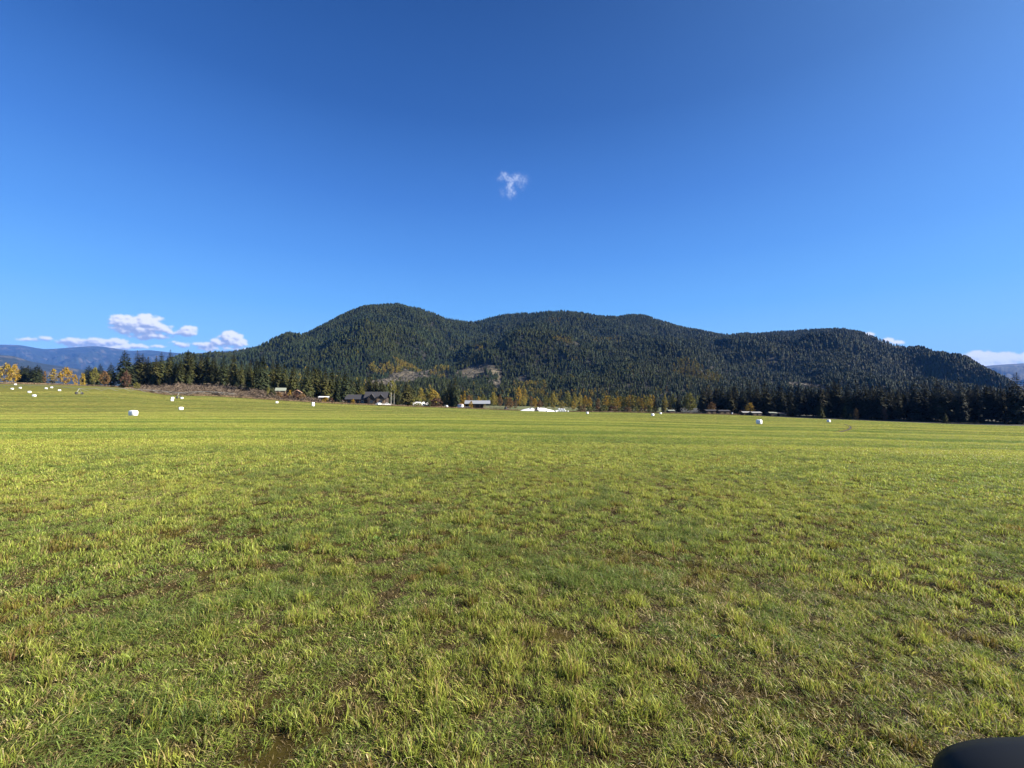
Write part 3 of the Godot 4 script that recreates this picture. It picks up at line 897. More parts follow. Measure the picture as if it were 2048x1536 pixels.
func make_valley_trees() -> void:
	# px, top, distance beyond the field edge, half width, tone, style, label
	var list := [
		[8, 729, 30, 14, 0, "round", "golden round tree at the far left edge of the photo"], [24, 731, 36, 9, 2, "round", "orange-gold tree just right of the leftmost golden tree"],
		[103, 738, 40, 8, 0, "tall", "golden tree left of its round orange-gold neighbour on the dry bank"], [129, 736, 36, 13, 2, "round", "broad orange-gold tree on the dry bank left of the firs"], [86, 742, 44, 3, 4, "tall", "thin faded tree between the two groups of golden trees"],
		[148, 751, 30, 4, 2, "shrub", "small orange bush right of the broad orange-gold tree"], [163, 749, 34, 6, 0, "shrub", "golden bush before the far left conifers"], [186, 735, 44, 8, 3, "round", "olive-green tree left of the tallest left conifer"], [206, 743, 30, 10, 4, "round", "reddish-brown bush tree beside the shaded meadow corner"],
		[250, 744, 8, 9, 5, "round", "brown-red bush tree at the foot of the first tall conifer"], [271, 766, 8, 6, 3, "shrub", "yellow-green low bush on the brush bank's left end"],
		[536, 776, 22, 5, 3, "shrub", "yellow-green shrub left of the sage-roofed cabin"], [543, 778, 16, 7, 6, "shrub", "dark shrub left of the sage-roofed cabin"], [557, 783, 12, 6, 4, "shrub", "rust-orange bush before the sage-roofed cabin"], [579, 780, 16, 5, 2, "tall", "small bright golden tree between the two cabins"], [570, 788, 8, 7, 5, "shrub", "brown-red bush between the two cabins"], [592, 786, 8, 9, 5, "shrub", "brown-red bush before the peach-gabled cabin"], [604, 788, 8, 8, 4, "shrub", "rusty bush right of the peach-gabled cabin"],
		[651, 795, 8, 7, 2, "shrub", "orange bush beside the white-roofed carport"], [662, 797, 6, 6, 5, "shrub", "grey-brown bush right of the white-roofed carport"], [706, 799, 6, 4, 2, "shrub", "orange bush before the dark house's left wing"], [722, 777, 44, 10, 3, "round", "yellow-green round tree rising behind the dark house"],
		[782, 760, 10, 8, 3, "birch", "white-trunked birch right of the dark house, left of the pair"], [788, 764, 14, 6, 3, "birch", "white-trunked birch right of the dark house, right of the pair"],
		[768, 770, 40, 6, 6, "round", "olive tree behind the white-trunked birches"], [800, 790, 26, 9, 6, "round", "dark olive tree right of the birches"], [822, 775, 50, 12, 6, "round", "olive-brown tree behind the white hoop shelter"], [833, 795, 6, 14, 3, "shrub", "yellow-green bush before the white hoop shelter"],
		[842, 778, 60, 9, 1, "round", "golden tree left of the pair above the hoop shelter"], [866, 779, 60, 13, 0, "round", "broad golden tree behind the red brush"], [854, 782, 66, 9, 3, "round", "yellow-green tree between the two golden ones above the shelter"],
		[855, 798, 4, 8, 6, "shrub", "dark green low bush right of the hoop shelter"], [872, 796, 8, 15, 5, "shrub", "large russet brush mass left of the two tall conifers"], [892, 780, 24, 8, 6, "round", "grey-green leafy tree left of the two tall conifers"],
		[929, 782, 44, 3, 2, "tall", "slim bright orange poplar behind the barn's left end"], [922, 790, 48, 5, 2, "tall", "orange tree left of the slim poplar"], [942, 803, 6, 5, 2, "round", "bright golden small tree before the open barn"],
		[938, 791, 90, 8, 4, "round", "rusty tree behind the barn roof's left half"], [966, 789, 90, 9, 3, "round", "yellow-green round tree behind the barn roof"], [957, 794, 80, 5, 2, "round", "orange tree left of the yellow-green tree behind the barn"],
		[988, 786, 150, 8, 1, "round", "golden tree right of the barn at the meadow's back"], [1000, 790, 140, 6, 4, "round", "rusty tree at the back of the small meadow"], [1020, 797, 36, 8, 4, "round", "orange-brown tree left of the lone pole"], [1014, 794, 46, 5, 4, "tall", "pinkish-brown tree left of the orange-brown one"], [1031, 799, 50, 4, 4, "tall", "thin orange tree beside the lone pole"],
		[1046, 794, 190, 8, 1, "round", "round yellow tree standing in the small meadow"], [1038, 776, 240, 7, 2, "round", "orange tree at the foot of the hill above the meadow"], [1050, 778, 250, 6, 0, "round", "golden tree at the hill's foot above the round yellow tree"], [1069, 797, 70, 6, 2, "round", "orange tree behind the white silage pile"], [1080, 801, 60, 7, 4, "round", "pinkish-brown tree behind the white silage pile's right half"], [1062, 792, 150, 5, 4, "tall", "slim rusty tree behind the silage pile"],
		[1106, 788, 80, 11, 1, "round", "large golden-green tree behind the right end of the silage pile"], [1092, 792, 110, 7, 3, "round", "olive tree left of the large golden-green tree"], [1124, 802, 34, 9, 1, "round", "orange-yellow tree right behind the stacked bales"], [1146, 803, 30, 7, 0, "round", "orange tree right of the stacked bales"], [1136, 787, 120, 8, 3, "round", "olive-gold tree behind the shrubs right of the stacked bales"], [1150, 789, 110, 6, 1, "round", "golden tree between two olive ones right of the bale stack"], [1160, 787, 120, 7, 1, "round", "golden-olive tree left of the bright orange pair"], [1170, 792, 100, 7, 2, "round", "bright orange tree, left of the orange pair"], [1180, 795, 100, 5, 2, "round", "bright orange tree, right of the orange pair"], [1196, 797, 110, 5, 4, "round", "grey-brown tree right of the orange pair"],
		[1372, 795, 24, 8, 6, "round", "dark olive tree left of the large olive-gold tree"], [1380, 788, 14, 13, 3, "round", "large olive-gold tree at the field edge left of the grey shed"], [1330, 791, 36, 6, 1, "round", "gold-topped tree among the conifers right of the golden row"], [1346, 790, 40, 6, 3, "round", "olive tree among the conifers right of the golden row"], [1424, 805, 14, 9, 4, "round", "pale pinkish tree behind the long grey shed"], [1418, 787, 90, 5, 4, "round", "rusty tree above the long grey shed"],
		[1500, 807, 12, 9, 2, "round", "bright orange tree behind the low white shed"], [1482, 821, 8, 6, 5, "shrub", "crimson bush left of the bright orange tree"], [1492, 816, 14, 6, 4, "round", "rusty tree left of the bright orange tree"],
		[1712, 818, 12, 6, 4, "shrub", "brown bush under the right belt near the wheel track"], [1768, 815, 14, 5, 5, "shrub", "reddish bush under the dark right belt"], [1690, 812, 12, 4, 6, "tall", "thin bare-looking tree under the right belt"],
	]
	for k in list:
		var style: String = k[5]
		var called: String = {"round": "autumn_tree", "tall": "slender_tree", "birch": "birch_tree", "shrub": "shrub"}[style]
		broadleaf(k[0], k[1], edge(k[0]) + k[2], k[3], k[4], style, called, k[6], "shrub" if style == "shrub" else "tree", "", M.birch if style == "birch" else null)
	for k in 17:
		var px := 1212.0 + k * 5.9
		broadleaf(px, 792.0 + rng.randf_range(-3, 5), edge(px) + rng.randf_range(70, 85), rng.randf_range(5, 7), [1, 2, 0, 3][(k * 7 + 1) % 4], "tall", "slender_tree", "golden poplar, %s from the left in the straight row at the meadow's end" % ordinal(k + 1), "tree", "row of golden poplars")
	for k in 26:
		var px := 1156.0 + k * 6.1 + rng.randf_range(-1.5, 1.5)
		broadleaf(px, rng.randf_range(811, 816), edge(px) + rng.randf_range(12, 34), rng.randf_range(4, 6.5), [6, 5, 4, 6, 3][k % 5], "shrub", "shrub", "low bush before the golden poplars, %s from the left along the fence line" % ordinal(k + 1), "shrub", "bushes along the far field edge")
	for k in 14:
		var px := 38.0 + k * 4.6 + (90.0 if k > 9 else 0.0)
		conifer(px, rng.randf_range(729, 742), edge(px) + rng.randf_range(90, 150), 1.4, M.fir[2], k, "conifer_tree", "dark conifer on the far left skyline, %s from the left edge" % ordinal(k + 1), "conifers of the far left")
	for k in [[811, 763, 12], [818, 770, 16], [899, 757, 18], [911, 750, 14], [906, 764, 30], [887, 772, 40], [845, 790, 40], [925, 776, 60]]:
		conifer(k[0], k[1], edge(k[0]) + k[2], 1.15, M.fir[2] if k[0] > 850 else M.fir[3], k[0], "conifer_tree", {811: "taller dark conifer of the two right of the birches", 818: "shorter conifer of the two right of the birches", 899: "left one of the two tall conifers left of the barn", 911: "right and tallest of the two tall conifers left of the barn", 906: "shorter conifer between the two tall ones left of the barn", 887: "conifer left of the two tall ones near the barn", 845: "small conifer behind the hoop shelter", 925: "conifer behind the orange poplar by the barn"}[k[0]], "conifers around the farm yard")

# ---------------------------------------------------------------- buildings
func window_at(parent: Node, at: Vector3, w: float, h: float, frame: Material) -> void:
	var f := Shape.new()
	for s in [-1.0, 1.0]:
		f.box(at + Vector3(s * w / 2, 0, 0), Vector3(0.12, h + 0.12, 0.12))
		f.box(at + Vector3(0, s * h / 2, 0), Vector3(w - 0.12, 0.12, 0.12))
	var o := part("window", f, frame, parent)
	var g := Shape.new()
	g.box(at + Vector3(0, 0, -0.02), Vector3(w - 0.1, h - 0.1, 0.06))
	part("pane", g, M.glass, o)

func make_farmstead() -> void:
	# the dark house
	var d := edge(735) + 12.0
	var s := d / FOCAL
	var at := spot(735, d)
	var o := thing("house", at, 0.12, "long dark timber house with two front gables beside the white birches", "house")
	var wing := Shape.new(); wing.box(Vector3(-6.6, 1.7, 0), Vector3(11.6, 3.8, 8))
	part("wing_wall", wing, M.dark_wall, o)
	var wr := Shape.new(); wr.gable(Vector3(-6.6, 3.62, 0), 8, 11.6, 2.6, 0.25, 0.7)
	part("wing_roof", wr, M.dark_roof, o)
	var main := Shape.new(); main.box(Vector3(5.8, 2.1, 0), Vector3(13, 4.6, 10))
	part("main_wall", main, M.dark_wall, o)
	var mr := Shape.new(); mr.gable(Vector3(5.8, 4.42, 0), 10, 13, 3.6, 0.25, 0.7)
	part("main_roof", mr, M.dark_roof, o)
	for k in [[3.6, 4.6, 3.0], [9.2, 5.0, 2.6]]:
		var g := Shape.new(); g.box(Vector3(k[0], 1.7, 5.8), Vector3(k[1], 3.8, 1.6))
		part("gable_wall", g, M.wood if k[0] > 5 else M.dark_wall, o)
		var e := Shape.new(); e.end_wall(Vector3(k[0], 3.62, 6.5), k[1], k[2], 0.2, Basis(Vector3.UP, PI / 2))
		part("gable_end", e, M.dark_wall, o)
		var r := Shape.new(); r.gable(Vector3(k[0], 3.62, 4.2), k[1], 5.0, k[2], 0.22, 0.4, Basis(Vector3.UP, PI / 2))
		part("gable_roof", r, M.dark_roof, o)
		window_at(o, Vector3(k[0], 1.9, 6.64), 2.2, 1.7, M.wood)
	for k in 4:
		window_at(o, Vector3(-10.6 + k * 2.7, 1.9, 4.06), 1.4, 1.3, M.white if k % 2 else M.wood)
	for k in 5:
		var p := Shape.new(); p.box(Vector3(-11.5 + k * 2.6, 1.5, 5.6), Vector3(0.25, 3.4, 0.25))
		part("porch_post", p, M.wood, o)
	var porch := Shape.new(); porch.box(Vector3(-6.4, 3.3, 5.0), Vector3(11.4, 0.18, 2.2))
	part("porch_roof", porch, M.dark_roof, o)
	# cars by the house
	pickup(spot(757, d - 8.0), 1.5, "white pickup truck parked before the dark house's right gable", M.white)
	pickup(spot(772, d - 5.0), 0.3, "white pickup truck nearest the birches, right of the other", M.white)
	# open barn
	d = edge(955) + 14.0
	at = spot(955, d)
	o = thing("barn", at, 0.06, "open-fronted barn with long pale metal roof and dark back wall", "barn")
	var roof := Shape.new()
	roof.box(Vector3(0, 5.0, 1.6), Vector3(19.5, 0.16, 7.4), Basis(Vector3.RIGHT, 0.36))
	part("roof", roof, M.pale_roof, o)
	var rear := Shape.new(); rear.box(Vector3(0, 5.1, -4.2), Vector3(19.5, 0.16, 5.0), Basis(Vector3.RIGHT, -0.36))
	part("rear_roof", rear, M.pale_roof, o)
	var back := Shape.new(); back.box(Vector3(-2.5, 2.0, -5.5), Vector3(14, 4.2, 0.2))
	part("back_wall", back, M.dark_wall, o)
	var low := Shape.new(); low.box(Vector3(-3.0, 1.4, 4.0), Vector3(9.0, 3.0, 0.2))
	part("front_wall", low, M.dark_wall, o)
	var lw := Shape.new(); lw.box(Vector3(-9.4, 2.0, -0.7), Vector3(0.2, 4.2, 9.2))
	part("side_wall", lw, M.dark_wall, o)
	for k in 6:
		var p := Shape.new(); p.box(Vector3(-9.4 + k * 3.75, 1.85, 4.7), Vector3(0.28, 3.9, 0.28))
		part("post", p, M.wood, o)
	# camper and flat trailer beside the barn
	d = edge(921) + 8.0
	o = thing("camper_trailer", spot(921, d), -0.4, "small pinkish-white camper trailer left of the open barn", "trailer")
	var body := Shape.new()
	body.box(Vector3(0, 1.7, 0), Vector3(3.6, 2.2, 2.1)); 
	part("body", body, M.white, o)
	var cap := Shape.new(); cap.gable(Vector3(0, 2.82, 0), 2.1, 3.6, 0.35, 0.08, 0.0)
	part("roof", cap, M.peach, o)
	window_at(o, Vector3(0.5, 2.0, 1.08), 1.1, 0.7, M.white)
	for s2 in [-1.0, 1.0]:
		var w := Shape.new(); w.tube(Vector3(-0.3, 0.4, s2 * 0.8), Vector3(-0.3, 0.4, s2 * 1.04), 0.4, 0.4, 12)
		part("wheel", w, M.tyre, o)
	var tow := Shape.new(); tow.box(Vector3(2.3, 0.5, 0), Vector3(1.2, 0.12, 0.2))
	part("hitch", tow, M.steel, o)
	o = thing("flat_trailer", spot(931, edge(931) + 4.0), 0.1, "dark low trailer with pale rim before the camper", "trailer")
	var bed := Shape.new(); bed.box(Vector3(0, 0.75, 0), Vector3(7.0, 0.7, 2.2))
	part("bed", bed, M.dark_wall, o)
	var rim := Shape.new(); rim.box(Vector3(0, 1.16, 0), Vector3(7.1, 0.12, 2.3), Basis(Vector3.BACK, 0.03))
	part("rim", rim, M.white, o)
	for k in [-1.2, 1.2]:
		var w := Shape.new(); w.tube(Vector3(k, 0.38, 0.9), Vector3(k, 0.38, 1.16), 0.38, 0.38, 12)
		part("wheel", w, M.tyre, o)
	# small tank
	o = thing("water_tank", spot(893.5, edge(893) + 5.0), 0.0, "small white round tank at the yard's edge left of the barn", "tank")
	var tank := Shape.new(); tank.tube(Vector3(0, 0, 0), Vector3(0, 1.5, 0), 0.9, 0.9, 14)
	part("body", tank, M.white, o)
	var lid := Shape.new(); lid.tube(Vector3(0, 1.5, 0), Vector3(0, 1.8, 0), 0.9, 0.25, 14)
	part("lid", lid, M.white, o)
	# cabins on the bank
	d = edge(561) + 20.0
	o = thing("cabin", spot(561, d), 0.35, "small cabin with sage-green metal roof among the left conifers", "cabin")
	var cw := Shape.new(); cw.box(Vector3(0, 2.0, 0), Vector3(5.2, 4.4, 4))
	part("wall", cw, M.wood, o)
	var cr := Shape.new(); cr.gable(Vector3(0, 4.22, 0), 4, 5.2, 1.5, 0.14, 0.5)
	part("roof", cr, M.sage_roof, o)
	window_at(o, Vector3(-0.8, 2.8, 2.04), 1.2, 1.2, M.white)
	var cp := Shape.new(); cp.box(Vector3(2.9, 2.0, 2.4), Vector3(0.2, 4.2, 0.2))
	part("porch_post", cp, M.wood, o)
	d = edge(596) + 20.0
	o = thing("cabin", spot(596, d), 0.2, "brown cabin with peach-trimmed front gable among the left conifers", "cabin")
	cw = Shape.new(); cw.box(Vector3(0, 1.9, 0), Vector3(4.8, 4.2, 5.6))
	part("wall", cw, M.wood, o)
	var ce := Shape.new(); ce.end_wall(Vector3(0, 4.02, 2.6), 4.8, 1.5, 0.2, Basis(Vector3.UP, PI / 2))
	part("gable_end", ce, M.wood, o)
	cr = Shape.new(); cr.gable(Vector3(0, 4.02, 0.1), 4.8, 5.8, 1.5, 0.2, 0.45, Basis(Vector3.UP, PI / 2))
	part("roof", cr, M.peach, o)
	window_at(o, Vector3(0, 2.2, 2.84), 1.5, 1.4, M.white)
	var stack := Shape.new(); stack.box(Vector3(-1.4, 5.4, -1.0), Vector3(0.5, 1.6, 0.5))
	part("chimney", stack, M.dark_wall, o)
	# carport
	d = edge(647) + 14.0
	o = thing("carport", spot(647, d), 0.25, "open carport with flat white roof below the left conifers", "carport")
	var fr := Shape.new(); fr.box(Vector3(0, 3.4, 0), Vector3(6.0, 0.3, 4.0), Basis(Vector3.RIGHT, 0.14))
	part("roof", fr, M.white, o)
	for x in [-2.7, 2.7]:
		for z in [-1.7, 1.7]:
			var p := Shape.new(); p.box(Vector3(x, 1.6, z), Vector3(0.18, 3.4, 0.18))
			part("post", p, M.steel, o)
	# hoop shelter
	d = edge(838) + 22.0
	o = thing("hoop_shelter", spot(838, d), 0.5, "white fabric hoop shelter half hidden by yellow bushes", "shelter")
	var hoop := Shape.new()
	for k in 12:
		var a := PI * k / 12.0
		var b := PI * (k + 1) / 12.0
		hoop.quad(Vector3(-6.0, sin(a) * 3.3, cos(a) * 3.6), Vector3(-6.0, sin(b) * 3.3, cos(b) * 3.6), Vector3(6.0, sin(b) * 3.3, cos(b) * 3.6), Vector3(6.0, sin(a) * 3.3, cos(a) * 3.6))
	part("cover", hoop, M.wrap, o)
	var arcs := Shape.new()
	for e in [-6.05, 6.05]:
		for k in 12:
			var a := PI * k / 12.0
			var b := PI * (k + 1) / 12.0
			arcs.tube(Vector3(e, sin(a) * 3.35, cos(a) * 3.65), Vector3(e, sin(b) * 3.35, cos(b) * 3.65), 0.1, 0.1, 5)
	part("hoop", arcs, M.steel, o)
	# lone pole and paddock fence right of the barn
	o = thing("utility_pole", spot(1034, edge(1034) + 16.0), 0.0, "lone dark pole beside the thin orange tree right of the barn", "pole")
	var mast := Shape.new(); mast.tube(Vector3(0, -0.2, 0), Vector3(0, 5.2, 0), 0.16, 0.12, 8)
	part("mast", mast, M.bark, o)
	o = thing("rail_fence", spot(1004, edge(1004) + 40.0), 0.0, "grey rail fence along the small meadow right of the barn", "fence")
	for k in 9:
		var p := Shape.new(); p.box(Vector3(-9.6 + k * 2.4, 0.7, 0), Vector3(0.16, 1.6, 0.16))
		part("post", p, M.bark, o)
	for k in 3:
		var p := Shape.new(); p.box(Vector3(0, 0.5 + k * 0.4, 0.1), Vector3(19.2, 0.12, 0.05))
		part("rail", p, M.wood, o)
	machine(spot(1013, edge(1013) + 8.0), 0.7, "farm_tractor", "dark tractor standing right of the open barn", "tractor")

func pickup(at: Vector3, turn: float, label: String, mat: Material) -> void:
	var o := thing("pickup_truck", at, turn, label, "truck", "vehicles parked by the dark house")
	var b := Shape.new()
	b.box(Vector3(0, 0.85, 0), Vector3(5.4, 0.7, 1.9))
	part("body", b, mat, o)
	var c := Shape.new()
	var lo := [Vector3(-0.3, 1.2, -0.9), Vector3(-0.3, 1.2, 0.9), Vector3(1.7, 1.2, 0.9), Vector3(1.7, 1.2, -0.9)]
	var hi := [Vector3(-0.2, 1.85, -0.75), Vector3(-0.2, 1.85, 0.75), Vector3(1.1, 1.85, 0.75), Vector3(1.1, 1.85, -0.75)]
	for k in 4:
		c.quad(lo[k], lo[(k + 1) % 4], hi[(k + 1) % 4], hi[k])
	c.quad(hi[0], hi[1], hi[2], hi[3])
	part("cab", c, mat, o)
	for s in [-1.0, 1.0]:
		var g := Shape.new(); g.box(Vector3(0.6, 1.5, s * 0.86), Vector3(1.4, 0.42, 0.05))
		part("side_window", g, M.glass, o)
		for x in [-1.7, 1.7]:
			var w := Shape.new(); w.tube(Vector3(x, 0.4, s * 0.72), Vector3(x, 0.4, s * 0.98), 0.4, 0.4, 12)
			part("wheel", w, M.tyre, o)
	var bed := Shape.new(); bed.box(Vector3(-1.6, 1.22, 0), Vector3(2.0, 0.05, 1.6))
	part("bed", bed, M.tyre, o)

func machine(at: Vector3, turn: float, called: String, label: String, category: String) -> void:
	var o := thing(called, at, turn, label, category)
	var dark := paint(Color(0.09, 0.05, 0.035), 0.7)
	if category == "tractor":
		var b := Shape.new(); b.box(Vector3(0.7, 1.1, 0), Vector3(2.0, 0.8, 0.8))
		part("bonnet", b, dark, o)
		var c := Shape.new(); c.box(Vector3(-0.8, 1.8, 0), Vector3(1.2, 1.6, 1.3))
		part("cab", c, M.glass, o)
		var r := Shape.new(); r.box(Vector3(-0.8, 2.66, 0), Vector3(1.4, 0.12, 1.5))
		part("roof", r, dark, o)
		for s in [-1.0, 1.0]:
			var w := Shape.new(); w.tube(Vector3(-0.8, 0.75, s * 0.7), Vector3(-0.8, 0.75, s * 1.1), 0.75, 0.75, 14)
			part("rear_wheel", w, M.tyre, o)
			w = Shape.new(); w.tube(Vector3(1.3, 0.45, s * 0.6), Vector3(1.3, 0.45, s * 0.9), 0.45, 0.45, 14)
			part("front_wheel", w, M.tyre, o)
		return
	for s in [-1.0, 1.0]:
		var t := Shape.new(); t.box(Vector3(0, 0.4, s * 0.9), Vector3(3.2, 0.8, 0.5))
		part("track", t, M.tyre, o)
	var b := Shape.new(); b.box(Vector3(-0.4, 1.4, 0), Vector3(2.4, 1.0, 1.9))
	part("body", b, dark, o)
	var c := Shape.new(); c.box(Vector3(0.2, 2.3, 0.4), Vector3(1.1, 1.2, 0.9))
	part("cab", c, M.glass, o)
	var m := Shape.new(); m.tube(Vector3(0.6, 1.5, -0.3), Vector3(-2.2, 3.9, -0.3), 0.24, 0.22, 6)
	part("boom", m, dark, o)
	var a := Shape.new(); a.tube(Vector3(-2.2, 3.9, -0.3), Vector3(-4.8, 2.2, -0.3), 0.2, 0.16, 6)
	part("arm", a, dark, o)
	var k := Shape.new(); k.box(Vector3(-4.9, 1.7, -0.3), Vector3(0.8, 0.9, 1.0), Basis(Vector3.BACK, 0.4))
	part("bucket", k, dark, o)

func make_right_sheds() -> void:
	var list := [[1420, 4.3, 9, 2.6, "long low shed with blue-grey roof under the right conifers, left of the pair", M.dark_roof], [1446, 4.2, 7, 2.6, "long low shed with blue-grey roof under the right conifers, right of the pair", M.dark_roof], [1490, 2.9, 5, 2.0, "low white-roofed shed left of the bright orange tree's foot", M.shed_roof], [1510, 3.4, 4, 2.1, "low white-roofed shed at the bright orange tree's foot", M.shed_roof], [1543, 2.6, 12, 2.2, "small grey shed deep in the shade of the right conifers", M.sage_roof], [1561, 2.6, 14, 2.0, "small shed deep in shade right of the other shaded one", M.dark_roof], [1341, 2.4, 8, 1.9, "pale low shed under conifers right of the golden poplars", M.sage_roof]]
	for k in list:
		var d: float = edge(k[0]) + k[2]
		var o := thing("shed", spot(k[0], d), 0.05, k[4], "shed", "low sheds at the field's far edge")
		var w := Shape.new(); w.box(Vector3(0, k[3] / 2 - 0.1, 0), Vector3(k[1] * 2, k[3], 5))
		part("wall", w, M.dark_wall, o)
		var r := Shape.new(); r.gable(Vector3(0, k[3] - 0.08, 0), 5, k[1] * 2, 0.75, 0.12, 0.3)
		part("roof", r, k[5], o)
		for q in 2:
			var n := Shape.new(); n.box(Vector3((q - 0.5) * k[1], k[3] * 0.42, 2.52), Vector3(2.2, k[3] * 0.75, 0.1))
			part("door", n, M.wood, o)
	var t := thing("storage_drum", spot(1464, edge(1464) + 5.0), 0.0, "small white upright drum between the grey shed and the crimson bush", "drum")
	var b := Shape.new(); b.tube(Vector3.ZERO, Vector3(0, 1.7, 0), 0.55, 0.55, 12)
	part("body", b, M.white, t)

# ---------------------------------------------------------------- bales
var bale_meshes := []
func bale_mesh(seed_value: int) -> ArrayMesh:
	# a wrapped square bale: a box with rounded, slightly lumpy corners
	var f := FastNoiseLite.new()
	f.seed = seed_value
	f.frequency = 1.3
	var s := Shape.new()
	var n := 8
	var face := func(o: Vector3, a: Vector3, b: Vector3) -> void:
		for i in n:
			for j in n:
				var q := []
				for c in [[i, j], [i, j + 1], [i + 1, j + 1], [i + 1, j]]:
					var p: Vector3 = o + a * (c[0] * 2.0 / n - 1.0) + b * (c[1] * 2.0 / n - 1.0)
					var k := 4.5
					var l: float = pow(pow(absf(p.x), k) + pow(absf(p.y), k) + pow(absf(p.z), k), -1.0 / k)
					p *= l
					p *= 1.0 + 0.05 * f.get_noise_3dv(p * 1.2)
					p.y = maxf(p.y, -0.97)
					q.append(Vector3(p.x * 0.78, (p.y + 0.97) * 0.62, p.z * 0.62))
				s.quad(q[0], q[1], q[2], q[3])
	for e in [[Vector3.RIGHT, Vector3.UP, Vector3.BACK], [Vector3.LEFT, Vector3.BACK, Vector3.UP], [Vector3.UP, Vector3.BACK, Vector3.RIGHT], [Vector3.DOWN, Vector3.RIGHT, Vector3.BACK], [Vector3.BACK, Vector3.RIGHT, Vector3.UP], [Vector3.FORWARD, Vector3.UP, Vector3.RIGHT]]:
		face.call(e[0], e[1], e[2])
	var st := SurfaceTool.new()
	st.begin(Mesh.PRIMITIVE_TRIANGLES)
	st.set_smooth_group(0)
	for p in s.v:
		st.add_vertex(p)
	st.index()
	st.generate_normals()
	return st.commit()

func bale(px: float, d: float, turn: float, size: float, label: String, lift := 0.0, group := "white wrapped bales on the field") -> void:
	if bale_meshes.is_empty():
		for k in 4: bale_meshes.append(bale_mesh(300 + k))
	var o := solo("hay_bale", bale_meshes[rng.randi() % 4], M.wrap, spot(px, d, lift - 0.02), turn, label, "hay bale", group)
	o.scale = Vector3(size, size, size)

func make_bales() -> void:
	var b := [
		[267, 84, -0.15, 0.86, "largest nearest white bale on the left of the field"],
		[362, 131, 0.9, 0.72, "white bale alone below the two-high stack on the left"],
		[363, 214, 0.7, 0.72, "white bale just right above the two-high left stack"],
		[343.5, 190, 0.9, 0.72, "lower bale of the two-high stack on the left slope"],
		[553.5, 205, 0.5, 0.74, "lone white bale below the sage-roofed cabin"],
		[626, 190, 1.1, 0.72, "lower bale of the two-high stack below the carport"],
		[28, 296, 0.4, 0.75, "topmost and farthest white bale at the far left"],
		[22, 240, 0.2, 0.72, "leftmost white bale of the far left slope"],
		[38, 252, 0.3, 0.70, "white bale right below the topmost far left one"],
		[57, 212, 0.3, 0.75, "white bale upper left of the lowest one on the far left slope"],
		[67, 186, 0.2, 0.75, "lowest white bale of the far left slope group"],
		[90, 250, 0.3, 0.72, "white bale left of the close pair before the golden trees"],
		[101, 262, 0.4, 0.70, "white bale right of the close pair before the golden trees"],
		[117, 232, 0.5, 0.72, "white bale right below the close pair before the golden trees"],
		[1094, 300, 0.7, 0.95, "small white bale before the silage pile's middle"],
		[1112, 302, 0.7, 0.95, "small white bale before the silage pile's right end"],
		[1174.5, 208, 0.9, 0.78, "white bale alone right of the stacked bales"],
		[1305, 178, 0.7, 0.78, "nearer bale of two below the golden poplars' right end"],
		[1321, 262, 0.6, 0.80, "farther small bale of two below the golden poplars' right end"],
		[1517.5, 87, 0.75, 0.74, "largest nearest white bale on the right of the field"],
		[1656.5, 138, 0.5, 0.66, "small white bale before the dark right conifers"],
	]
	for k in b:
		bale(k[0], k[1], k[2], k[3], k[4])
	bale(344.2, 190, 1.0, 0.7, "upper bale of the two-high stack on the left slope", 1.2 * 0.72)
	bale(626, 190, 1.0, 0.7, "upper bale of the two-high stack below the carport", 1.2 * 0.72)
	for k in 4:
		bale(1115.5 + k * 4.9, edge(1120) - 4.0, 0.05, 1.0, "bottom-row bale of the white stack, %s from the left" % ordinal(k + 1), 0.0, "white stack right of the silage pile")
	for k in 3:
		bale(1118.0 + k * 4.9, edge(1120) - 4.0, 0.04, 1.0, "top-row bale of the white stack, %s from the left" % ordinal(k + 1), 1.2, "white stack right of the silage pile")
	bale(1136.0, edge(1130) - 6.0, 0.3, 0.7, "low white bale at the right end of the white stack", 0.0, "white stack right of the silage pile")

func make_silage() -> void:
	var d := edge(1076) - 2.0
	var at := spot(1076, d)
	var pts := PackedVector3Array()
	var cols := PackedColorArray()
	var wide := 60
	var high := 16
	for j in high:
		for i in wide:
			var s := float(i) / (wide - 1) * 2.0 - 1.0
			var t := float(j) / (high - 1) * 2.0 - 1.0
			var y := 2.9 * pow(maxf(0.0, 1.0 - pow(absf(s), 1.7)), 0.9) * pow(maxf(0.0, 1.0 - t * t), 0.6) * (1.0 + 0.2 * noise_c.get_noise_2d(i * 1.5, j * 2.0))
			if s > -0.32 and s < -0.1: y *= 0.72
			var p := spot(1076 + s * 37.0, d)
			pts.append(Vector3(p.x - at.x, p.y - at.y + y - 0.15, -t * 4.0))
			cols.append(Color.WHITE)
	solo("silage_pile", grid_mesh(pts, cols, wide, high), M.wrap, at, 0.0, "long low silage pile under white plastic at the field's far edge", "silage pile")
	machine(spot(1073, d - 5.5, 0.0), 0.0, "excavator", "dark excavator with bent arm reaching over the white silage pile", "excavator")

